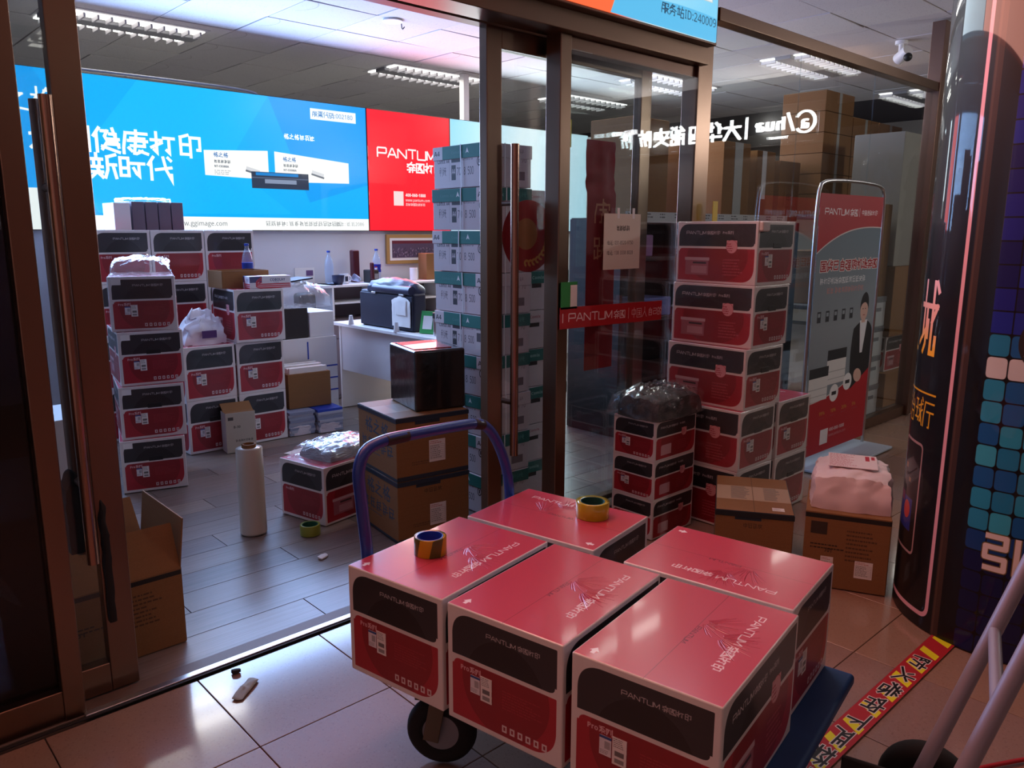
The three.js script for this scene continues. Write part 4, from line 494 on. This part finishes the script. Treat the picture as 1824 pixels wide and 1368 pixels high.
// sizes: depth runs along the aisle, the printed long face looks to the door opening
const pBody = rb(0.43, 0.205, 0.305, 0.003), pLid = rb(0.44, 0.068, 0.315, 0.004);
function paperBox(label, [x, y, z], turn, k, strap, group) {
  const t = thing('paper_box', label, 'box', [x, y, z], turn, group);
  part('body', pBody, [ps, ps, lidPlain, lidPlain, pf[k % 5 === 4 ? 1 : 0], pf[0]], t, [0, 0.1035, 0]);
  part('lid', pLid, [ls[k % 3 === 2 ? 1 : 0], ls[k % 3 === 2 ? 1 : 0], lidPlain, lidPlain, lf[k % 2], lf[k % 2]], t, [0, 0.178, 0], [0, 0, (k % 4 - 1.5) * 0.002]);
  if (strap) { part('strap', bx(0.007, 0.214, 0.002), M.strap, t, [0.005 + (k % 3) * 0.012, 0.107, 0.16], [0, 0, 0.03 * (k % 3 - 1)]); part('strap', bx(0.002, 0.214, 0.007), M.strap, t, [0.2215, 0.107, 0.03]); }
}
const ORD = ['bottom', 'second', 'third', 'fourth', 'fifth', 'sixth', 'seventh', 'eighth', 'top'];
for (let k = 0; k < 9; k++) paperBox(k === 8 ? 'topmost copy paper box of the front stack by the door' : k ? `${ORD[k]} copy paper box up the front stack by the door` : 'bottom copy paper box of the front stack by the door', [2.775 + (k % 3 - 1) * 0.004, k * 0.2145, -3.235], (-90 + (k % 4 - 1.5) * 1.2) * D2R, k, true, 'front stack of copy paper');
for (let k = 0; k < 8; k++) paperBox(k === 7 ? 'topmost copy paper box of the second stack behind glass' : k ? `${ORD[k]} copy paper box up the second stack behind glass` : 'bottom copy paper box of the second stack behind glass', [3.13 + (k % 3 - 1) * 0.006, k * 0.2145, -3.3], (-90 + (k % 3 - 1) * 1.5) * D2R, k + 1, false, 'second stack of copy paper');

// ---------------------------------------------------------------- the cart
{
  const turn = 10.5 * D2R, t = thing('platform_cart', 'blue platform cart with tube handle loaded with printer boxes', 'cart', [1.565, 0, -1.33], turn);
  // local x runs across the cart, local -z towards the handle
  part('deck', rb(0.77, 0.034, 1.2, 0.012, 3), M.deckBlue, t, [0.015, 0.271, 0]);
  for (const x of [-0.28, 0.3]) part('deck_beam', rb(0.05, 0.045, 1.06, 0.004), M.deckBlue, t, [x, 0.232, 0]);
  const hx = [-0.33, 0.35], hz = -0.572;
  part('handle', tube([[-0.325, 0.25, hz], [-0.33, 0.585, hz], [-0.345, 0.74, hz], [-0.35, 0.85, hz], [-0.325, 0.893, hz], [-0.26, 0.908, hz], [-0.1, 0.9, hz], [0.06, 0.888, hz], [0.154, 0.878, hz], [0.2, 0.866, hz], [0.25, 0.825, hz], [0.306, 0.738, hz], [0.339, 0.649, hz], [0.349, 0.573, hz], [0.35, 0.25, hz]], 0.0175, 100, 14), M.blueSteel, t);
  for (const x of hx) part('handle_socket', rb(0.05, 0.09, 0.05, 0.006), M.blueSteel, t, [x, 0.31, hz]);
  const worn = std({ color: 0x2a2226, roughness: 0.6 }); for (const [a, b] of [[[-0.25, 0.908, hz], [-0.16, 0.904, hz]], [[0.15, 0.879, hz], [0.198, 0.867, hz]]]) part('worn_band', bar(a, b, 0.0182), worn, t);
  for (const [x, z, cast] of [[-0.28, -0.34, 1], [0.3, -0.34, 1], [-0.28, 0.36, 0], [0.3, 0.36, 0]]) {
    const w = new THREE.Group(); w.name = 'caster'; t.add(w); w.position.set(x, 0, z); w.rotation.y = cast ? 0.5 : 0;
    part('tyre', new THREE.TorusGeometry(0.073, 0.029, 14, 36).rotateY(Math.PI / 2), M.rubber, w, [0, 0.102, 0]); part('hub', cyl(0.055, 0.055, 0.04, 24).rotateZ(Math.PI / 2), M.grey, w, [0, 0.102, 0]);
    const fk = std({ color: 0x6d6454, metalness: 0.6, roughness: 0.5 }); for (const s of [-1, 1]) part('fork', rb(0.005, 0.14, 0.045, 0.002), fk, w, [s * 0.04, 0.155, -0.012], [0.18, 0, 0]); part('fork_plate', rb(0.1, 0.01, 0.1, 0.002), fk, w, [0, 0.222, -0.015]);
  }
}
{ // hand truck at the right edge, placed from the camera's side of the corridor
  const R = new THREE.Vector3(0.733, 0, 0.68), U = new THREE.Vector3(0.13, 0.9815, -0.1402), F = new THREE.Vector3(0.6674, -0.1914, -0.7197), C = new THREE.Vector3(0, 1.5, 0);
  const P = (l, v, d) => C.clone().addScaledVector(R, l).addScaledVector(U, v).addScaledVector(F, d);
  const A = P(1.021, -0.953, 1.95), B = P(1.238, -0.456, 1.9), d = B.clone().sub(A), X = P(-0.194, -0.063, -0.327).sub(C); X.y = 0; X.setLength(0.37);
  const t = thing('hand_truck', 'grey tube hand truck leaning at the right edge', 'hand truck'), at = (k, s) => A.clone().addScaledVector(d, k).addScaledVector(X, s).toArray();
  for (const s of [0, 1]) part('rail', bar(at(-0.28, s), at(1.75, s), 0.0185, 18), M.greyTube, t);
  for (const k of [0.72, 1.4]) part('cross_bar', bar(at(k, 0), at(k, 1), 0.014), M.greyTube, t);
  const q = new THREE.Quaternion().setFromUnitVectors(new THREE.Vector3(1, 0, 0), X.clone().normalize());
  const back = new THREE.Vector3(d.x, 0, d.z).normalize();
  for (const s of [-0.17, 1.17]) { const w = new THREE.Group(); w.name = 'wheel'; t.add(w); const c = A.clone().addScaledVector(d, -0.08).addScaledVector(X, s).addScaledVector(back, 0.03); w.position.set(c.x, 0.112, c.z); w.quaternion.copy(q); part('tyre', new THREE.TorusGeometry(0.078, 0.033, 14, 36).rotateY(Math.PI / 2), M.rubber, w); part('hub', cyl(0.055, 0.055, 0.045, 24).rotateZ(Math.PI / 2), std({ color: 0x7a2a2a, roughness: 0.5 }), w); }
  part('axle', bar(A.clone().addScaledVector(d, -0.08).addScaledVector(X, -0.2).setY(0.112).toArray(), A.clone().addScaledVector(d, -0.08).addScaledVector(X, 1.2).setY(0.112).toArray(), 0.01), M.steel, t);
  const pl = part('toe_plate', rb(0.38, 0.008, 0.2, 0.003), M.dark, t); const c = A.clone().addScaledVector(d, -0.25).addScaledVector(X, 0.5).addScaledVector(back, -0.1); pl.position.set(c.x, 0.03, c.z); pl.quaternion.copy(q);
  const gd = part('wheel_guard', rb(0.012, 0.16, 0.15, 0.005), M.dark, t); const e = A.clone().addScaledVector(d, -0.12).addScaledVector(X, -0.02).addScaledVector(back, -0.11); gd.position.set(e.x, 0.14, e.z); gd.quaternion.copy(q);
  single('red_rope', tube([[2.66, 0.008, -0.33], [2.5, 0.006, -0.45], [2.36, 0.006, -0.53], [2.3, 0.006, -0.56]], 0.006, 24, 8), M.red, 'thin red rope on the tiles behind the hand truck', 'rope');
}
// ---------------------------------------------------------------- round column, floor tape, banner
{ const t = thing('round_column', 'round column wrapped in black and blue billiard hall print', 'column', [3.45, 0, -0.76]); part('printed_wrap', new THREE.CylinderGeometry(0.445, 0.445, 3.1, 96, 1, true).translate(0, 1.55, 0), phy({ map: colTex, roughness: 0.55, specularIntensity: 0.4, clearcoat: 0.55, clearcoatRoughness: 0.03 }), t); part('core', cyl(0.44, 0.44, 3.08, 48), M.dark, t, [0, 1.545, 0]); }
single('warning_tape', bx(2.1, 0.0015, 0.088).rotateY(Math.PI), std({ map: warnTex, roughness: 0.45 }), 'red and yellow warning tape with black characters on the floor', 'tape', [2.02, 0.0005, -0.884]);
{
  const t = thing('display_banner', 'tall red and grey printer banner on a steel stand', 'banner', [5.1, 0, -2.3]);
  part('printed_cloth', bx(0.9, 1.66, 0.003), std({ map: bannerTex, roughness: 0.6 }), t, [0, 0.9, 0.004]);
  part('stand_tube', tube([[-0.47, 0.02, 0], [-0.47, 1.7, 0], [-0.45, 1.775, 0], [-0.38, 1.8, 0], [0.38, 1.8, 0], [0.45, 1.775, 0], [0.47, 1.7, 0], [0.47, 0.02, 0]], 0.011, 90, 10), M.steel, t);
  part('base_plate', rb(0.98, 0.018, 0.36, 0.006), std({ color: 0xaab6c2, roughness: 0.5 }), t, [0.02, 0.01, 0.02]);
}
single('leaf_scrap', crumple(0.13, 0.012, 0.04, 0.01, 17, 0.6), std({ color: 0xa9aca2, roughness: 0.8 }), 'curled pale paper scrap on the corridor tiles', 'scrap', [0.965, 0.007, -2.34], [0, 0.7, 0]);
single('dirt_lump', crumple(0.03, 0.012, 0.02, 0.008, 19), M.dark, 'small dark crumb near the threshold strip', 'crumb', [0.985, 0.006, -2.46]);
single('paper_scrap', crumple(0.05, 0.012, 0.03, 0.008, 22), M.paper, 'small white paper scrap on the shop planks', 'scrap', [1.7, 0.004, -3.13], [0, 0.4, 0]);

// ---------------------------------------------------------------- desk, cabinets and what stands on them
{
  const t = thing('office_desk', 'white office desk with a modesty panel', 'desk', [3.72, 0, -5.16]);
  part('desk_top', rb(0.66, 0.028, 1.46, 0.005), M.white, t, [0, 0.726, 0]); part('modesty_panel', rb(0.02, 0.38, 1.36, 0.003), M.wallWhite, t, [-0.27, 0.52, 0]);
  for (const s of [-1, 1]) part('end_panel', rb(0.58, 0.71, 0.025, 0.003), M.white, t, [0, 0.355, s * 0.69]); part('under_shelf', rb(0.3, 0.3, 0.4, 0.004), M.black, t, [0.05, 0.16, 0.1]);
}
{
  const t = thing('low_cabinet', 'grey low cabinet along the back wall', 'cabinet', [4.2, 0, -6.4]);
  part('body', rb(1.7, 0.7, 0.44, 0.004), M.greyWood, t, [0, 0.35, 0]); for (let i = 0; i < 4; i++) part('door', rb(0.41, 0.5, 0.016, 0.003), M.greyWood, t, [-0.63 + i * 0.42, 0.29, 0.226]); for (let i = 0; i < 4; i++) part('drawer', rb(0.41, 0.13, 0.016, 0.003), M.greyWood, t, [-0.63 + i * 0.42, 0.62, 0.226]);
}
{
  const t = thing('wall_shelf', 'white open shelf unit with a rounded end on the cabinet', 'shelf', [4.22, 0.7, -6.42]);
  part('top', rb(1.3, 0.022, 0.34, 0.006), M.white, t, [0.03, 0.305, 0]); part('rounded_end', cyl(0.17, 0.17, 0.022, 32), M.white, t, [-0.61, 0.305, 0]); for (const x of [-0.6, -0.1, 0.64]) part('upright', rb(0.02, 0.295, 0.32, 0.003), M.white, t, [x, 0.148, 0]); part('mid_shelf', rb(1.2, 0.016, 0.3, 0.003), M.white, t, [0.02, 0.15, 0]); part('back', bx(1.24, 0.29, 0.008), M.greyWood, t, [0.02, 0.147, -0.15]);
}
const SH = 1.017;
bottle('empty clear water bottle with blue cap on white shelf', [3.68, SH, -6.42], 0.3, null);
bottle('cola bottle with blue label behind the dark bag', [4.19, SH, -6.42], 0.31, std({ roughness: 0.35, map: tex(256, 64, (c, w, h) => { c.fillStyle = '#1a2a9a'; c.fillRect(0, 0, w, h); for (let i = 0; i < 4; i++) { c.fillStyle = '#e6e8f0'; c.beginPath(); c.arc(34 + i * 64, 30, 14, 0, 7); c.fill(); c.fillStyle = '#b82030'; c.beginPath(); c.arc(34 + i * 64, 30, 14, 3.3, 6); c.fill(); } }) }));
{ const t = thing('white_mug', 'white mug with a dark portrait print on shelf', 'mug', [3.81, SH, -6.38]); part('cup', lathe([[0.001, 0.002], [0.038, 0], [0.042, 0.01], [0.042, 0.09], [0.038, 0.09], [0.038, 0.012], [0.001, 0.012]]), M.white, t); part('mug_handle', new THREE.TorusGeometry(0.024, 0.006, 8, 20), M.white, t, [0.05, 0.046, 0]); part('print', bx(0.03, 0.045, 0.001), M.navy, t, [0, 0.046, 0.0425]); }
single('dark_bowl', lathe([[0.001, 0], [0.035, 0], [0.05, 0.03], [0.056, 0.085], [0.05, 0.085], [0.044, 0.03], [0.001, 0.01]]), M.navyLeather, 'dark glazed bowl left of the white mug', 'bowl', [3.7, SH, -6.3]);
single('plastic_cup', lathe([[0.022, 0], [0.03, 0.05], [0.034, 0.07], [0.03, 0.05], [0.02, 0.002]]).rotateZ(1.2), M.pet, 'clear plastic cup lying beside the mug', 'cup', [3.95, SH + 0.034, -6.34]);
single('wine_box', rb(0.07, 0.3, 0.07, 0.012), M.maroon, 'tall maroon gift box standing on the shelf', 'box', [4.0, SH + 0.15, -6.5]);
{ const t = thing('telephone', 'dark red desk phone on the shelf beside gift box', 'phone', [4.1, SH, -6.38]); part('base', rb(0.1, 0.12, 0.12, 0.01), M.dark, t, [0, 0.06, 0]); part('handset', rb(0.03, 0.16, 0.04, 0.012), M.maroon, t, [-0.03, 0.11, 0.065]); part('keypad', bx(0.04, 0.05, 0.002), M.grey, t, [0.02, 0.06, 0.061]); }
single('white_canister', cyl(0.04, 0.04, 0.12), M.white, 'white cylinder canister at the right of the shelf', 'canister', [4.62, SH + 0.06, -6.42]);
carton('tall slim brown carton at the shelf end', [4.8, SH, -6.45], 0, 0.1, 0.26, 0.14, kraftMat, 'slim_carton');
carton('small brown carton inside the white shelf', [4.5, 0.711, -6.38], 0, 0.22, 0.12, 0.2, kraftMat, 'small_carton');
{ const t = thing('picture_frame', 'wood framed group photo on the back wall', 'picture', [4.85, 1.17, -6.64]); part('frame', rb(0.8, 0.29, 0.03, 0.004), std({ color: 0xb08a50, roughness: 0.5 }), t, [0, 0.145, 0]); part('mount', bx(0.73, 0.22, 0.004), M.paper, t, [0, 0.145, 0.015]); part('photo', bx(0.68, 0.17, 0.004), std({ roughness: 0.4, map: tex(512, 128, (c, w, h) => { c.fillStyle = '#5a4a62'; c.fillRect(0, 0, w, h); c.fillStyle = '#6e2636'; c.fillRect(0, 0, w, 22); for (let i = 0; i < 160; i++) { c.fillStyle = ['#2c2434', '#8a7a90', '#a894a4', '#3c3450'][Math.floor(rnd() * 4)]; c.fillRect(rnd() * w, 50 + rnd() * 66, 6, 12); } }) }), t, [0, 0.145, 0.0175]); }
{ const t = thing('wall_calendar', 'small pale calendar card pinned to the back wall', 'calendar', [3.56, 1.0, -6.655]); part('card', bx(0.2, 0.16, 0.004), M.paper, t, [0, 0.08, 0]); part('print', bx(0.07, 0.05, 0.001), std({ color: 0x6a4a78 }), t, [0.05, 0.11, 0.003]); }
single('black_case', rb(0.16, 0.26, 0.14, 0.03), M.black, 'black case standing behind the wrapped machine', 'case', [3.36, 0.83, -6.3]);
{ // the dark bag on the desk
  const t = thing('briefcase', 'large navy case with clipped papers standing on the desk', 'case', [3.53, 0.741, -5.2], Math.PI / 2);
  part('body', rb(0.74, 0.29, 0.12, 0.02, 3), M.navy, t, [0, 0.145, 0]);
  part('front_panel', rb(0.72, 0.26, 0.012, 0.005), M.navy, t, [0, 0.14, -0.064]);
  const hood = new THREE.CylinderGeometry(0.12, 0.12, 0.6, 24, 1, false, 0, Math.PI).rotateZ(Math.PI / 2).rotateX(0); part('domed_top', crumple(0.66, 0.11, 0.2, 0.012, 41, 0.12, 0.6), M.navyLeather, t, [-0.02, 0.34, 0.02]); hood.dispose?.();
  part('rolled_flap', cyl(0.035, 0.035, 0.5, 20).rotateZ(Math.PI / 2), M.navyLeather, t, [-0.1, 0.31, -0.06]);
  for (const x of [0.14, -0.24]) { part('binder_clip', rb(0.06, 0.014, 0.02, 0.003), M.steel, t, [x, 0.275, -0.075]); for (const s of [-1, 1]) part('clip_wire', bar([x, 0.28, -0.075], [x + s * 0.025, 0.33, -0.08], 0.003, 6), M.steel, t); }
  part('hanging_paper', crumple(0.24, 0.23, 0.008, 0.006, 43), M.paper, t, [-0.23, 0.15, -0.08]); part('hanging_paper', crumple(0.14, 0.13, 0.006, 0.004, 44), M.paper, t, [-0.24, 0.19, -0.09]);
}
for (const [z, l] of [[-5.62, 'left small white clip on the desk edge'], [-4.97, 'right small white clip on the desk edge']]) single('desk_clip', new THREE.CylinderGeometry(0.014, 0.024, 0.075, 14), M.white, l, 'clip', [3.405, 0.7775, z]);
{ const t = thing('green_stand', 'green framed payment stand on the desk', 'stand', [3.52, 0.74, -4.72], -1.2); part('frame', rb(0.13, 0.17, 0.012, 0.003), M.green, t, [0, 0.085, 0], [-0.25, 0, 0]); part('white_card', bx(0.08, 0.1, 0.002), M.paper, t, [0, 0.085, 0.008], [-0.25, 0, 0]); part('foot', rb(0.1, 0.008, 0.07, 0.002), M.green, t, [0, 0.004, -0.02]); }
{ const t = thing('thermos', 'steel vacuum cup with black lid on the desk', 'cup', [3.5, 0.74, -4.58]); part('body', cyl(0.034, 0.032, 0.13), M.steel, t, [0, 0.065, 0]); part('lid', cyl(0.036, 0.036, 0.04), M.black, t, [0, 0.15, 0]); }
single('paper_pile', rb(0.24, 0.05, 0.32, 0.004), M.paper, 'pile of white papers on the desk beside the cup', 'papers', [3.74, 0.766, -4.62], [0, 0.2, 0]);
single('white_parcel_bag', crumple(0.14, 0.2, 0.14, 0.03, 52, 0.3), std({ color: 0xd8d8e6, roughness: 0.6 }), 'white printed bag standing on the floor by the desk', 'bag', [3.02, 0.1, -4.45]);

// ---------------------------------------------------------------- behind the right glazing
const rack = thing('display_rack', 'dark display rack with white price strips behind glass', 'rack', [5.55, 0, -3.85]);
for (const y of [0.4, 0.85, 1.3, 1.58]) part('rack_shelf', rb(2.3, 0.03, 0.5, 0.004), M.dark, rack, [0, y, 0]); for (const x of [-1.14, 0, 1.14]) part('upright', rb(0.03, 1.585, 0.48, 0.003), M.dark, rack, [x, 0.7925, 0]); part('back_board', bx(2.3, 1.585, 0.02), M.dark, rack, [0, 0.7925, -0.25]);
const stripMat = std({ roughness: 0.6, map: tex(512, 40, (c, w, h) => { c.fillStyle = '#c9c4c0'; c.fillRect(0, 0, w, h); for (let i = 0; i < 6; i++) smallPrint(c, 10 + i * 84, 6, 40, 2, 11, '#6a6460'); }) });
part('price_strip', bx(1.12, 0.075, 0.004), stripMat, rack, [-0.57, 1.6, 0.254]); part('price_strip', bx(1.12, 0.075, 0.004), stripMat, rack, [0.57, 1.6, 0.254]);
const tapeClear = phy({ color: 0xb8b6b0, roughness: 0.2, clearcoat: 1 });
for (const [x, w, h, l] of [[4.75, 0.42, 0.7, 'wide brown carton on rack at the left'], [5.26, 0.3, 0.6, 'narrow brown carton second on the rack'], [5.9, 0.4, 0.62, 'tall brown carton with shiny vertical tape on rack'], [6.36, 0.3, 0.58, 'tall brown carton with white label strip on rack'], [6.78, 0.36, 0.52, 'brown carton with black handwriting next to the rack']]) carton(l, [x, 1.596, -3.85], 0, w, h, 0.4, kraftMat, 'tall_carton', (t) => { if (x === 5.9) part('shiny_tape', bx(0.12, h, 0.003), tapeClear, t, [0.02, h / 2, 0.2016]); if (x === 6.36) part('white_label', bx(0.07, 0.4, 0.002), M.paper, t, [-0.03, 0.38, 0.2012]); if (x === 6.78) { part('handwriting', bx(0.2, 0.14, 0.001), std({ map: kraftTex((c, w2, h2) => { words(c, '信梁', 60, 90, 180, { color: '#2a221c', weight: 0.05 }); }) }), t, [0.02, 0.2, 0.2008]); } });
single('purple_package', rb(0.22, 0.16, 0.2, 0.01), std({ color: 0x9a6a98, roughness: 0.5 }), 'pale purple package on the dark rack shelf', 'package', [4.72, 1.395, -3.76]);
single('blue_package', rb(0.4, 0.14, 0.25, 0.01), std({ color: 0x6a6ea8, roughness: 0.5 }), 'blue grey package low on the dark rack', 'package', [4.85, 0.935, -3.76]);
part('lower_support', rb(0.3, 1.58, 0.44, 0.004), M.dark, rack, [1.28, 0.79, 0]);
{ // wall of cartons
  let n = 0; const rows = ['lowest', 'second', 'third', 'fourth', 'fifth', 'sixth'];
  for (let k = 0; k < 3; k++) for (let i = 0; i < (k === 0 ? 6 : 5); i++) { const t = thing('stacked_carton', `${rows[i]} brown carton up the ${['left', 'middle', 'right'][k]} column of the high carton wall`, 'carton', [7.36 + k * 0.575, 1.66 + i * 0.182, -3.72], 0, 'high wall of cartons'); part('body', rb(0.56, 0.178, 0.42, 0.004), kraftMat, t, [0, 0.09, 0]); part('packing_tape', bx(0.05, 0.178, 0.002), tapeClear, t, [0, 0.09, 0.2106]); n++; }
  const s = thing('storage_rack', 'grey storage rack carrying the high carton wall', 'rack', [7.95, 0, -3.72]); part('shelf_board', rb(1.8, 0.04, 0.5, 0.004), M.grey, s, [0, 1.638, 0]); part('lower_board', rb(1.8, 0.04, 0.5, 0.004), M.grey, s, [0, 0.8, 0]); for (const x of [-0.88, 0.88]) for (const z of [-0.22, 0.22]) part('leg', rb(0.04, 1.62, 0.04, 0.003), M.grey, s, [x, 0.81, z]);
  for (const [x, l] of [[7.5, 'brown carton left on the lower storage board'], [8.2, 'brown carton right on the lower storage board']]) carton(l, [x, 0.822, -3.72], 0, 0.6, 0.5, 0.4, kraftMat, 'tall_carton');
}
for (let i = 0; i < 4; i++) { const t = thing('file_carton', ['lowest', 'second', 'third', 'topmost'][i] + ' white file carton behind glass beside the banner', 'carton', [6.52, i * 0.245, -2.86], 0, 'white cartons behind the glass'); part('body', rb(0.38, 0.2, 0.36, 0.004), M.white, t, [0, 0.1, 0]); part('dark_lid', rb(0.39, 0.044, 0.37, 0.006), M.grey, t, [0, 0.222, 0]); part('label', bx(0.1, 0.03, 0.001), M.grey, t, [0.06, 0.14, 0.1806]); }
carton('tall brown carton standing on the white file cartons', [6.55, 0.98, -2.88], 0, 0.34, 0.74, 0.36, kraftMat, 'tall_carton');
carton('brown carton under the printer box at far right', [7.15, 0, -2.9], 0, 0.5, 0.3, 0.4, kraftMat, 'brown_carton');
printerBox('printer box behind glass at far right by the column', boxGeo, [7.2, 0.301, -2.92], -90 * D2R, { bare: true });
carton('large pale brown carton above the far right printer box', [7.2, 0.613, -2.92], 0, 0.52, 0.6, 0.4, kraftMat, 'tall_carton');
{ const t = thing('wrapped_carton', 'big film wrapped grey carton high behind the right glazing', 'carton', [7.25, 1.215, -2.95]); part('body', rb(0.62, 1.1, 0.42, 0.006), std({ color: 0x9a958c, roughness: 0.7 }), t, [0, 0.55, 0]); part('film_layer', crumple(0.64, 1.1, 0.44, 0.02, 61), M.film, t, [0, 0.552, 0]); }

put(scene);
renderer.render(scene, camera);
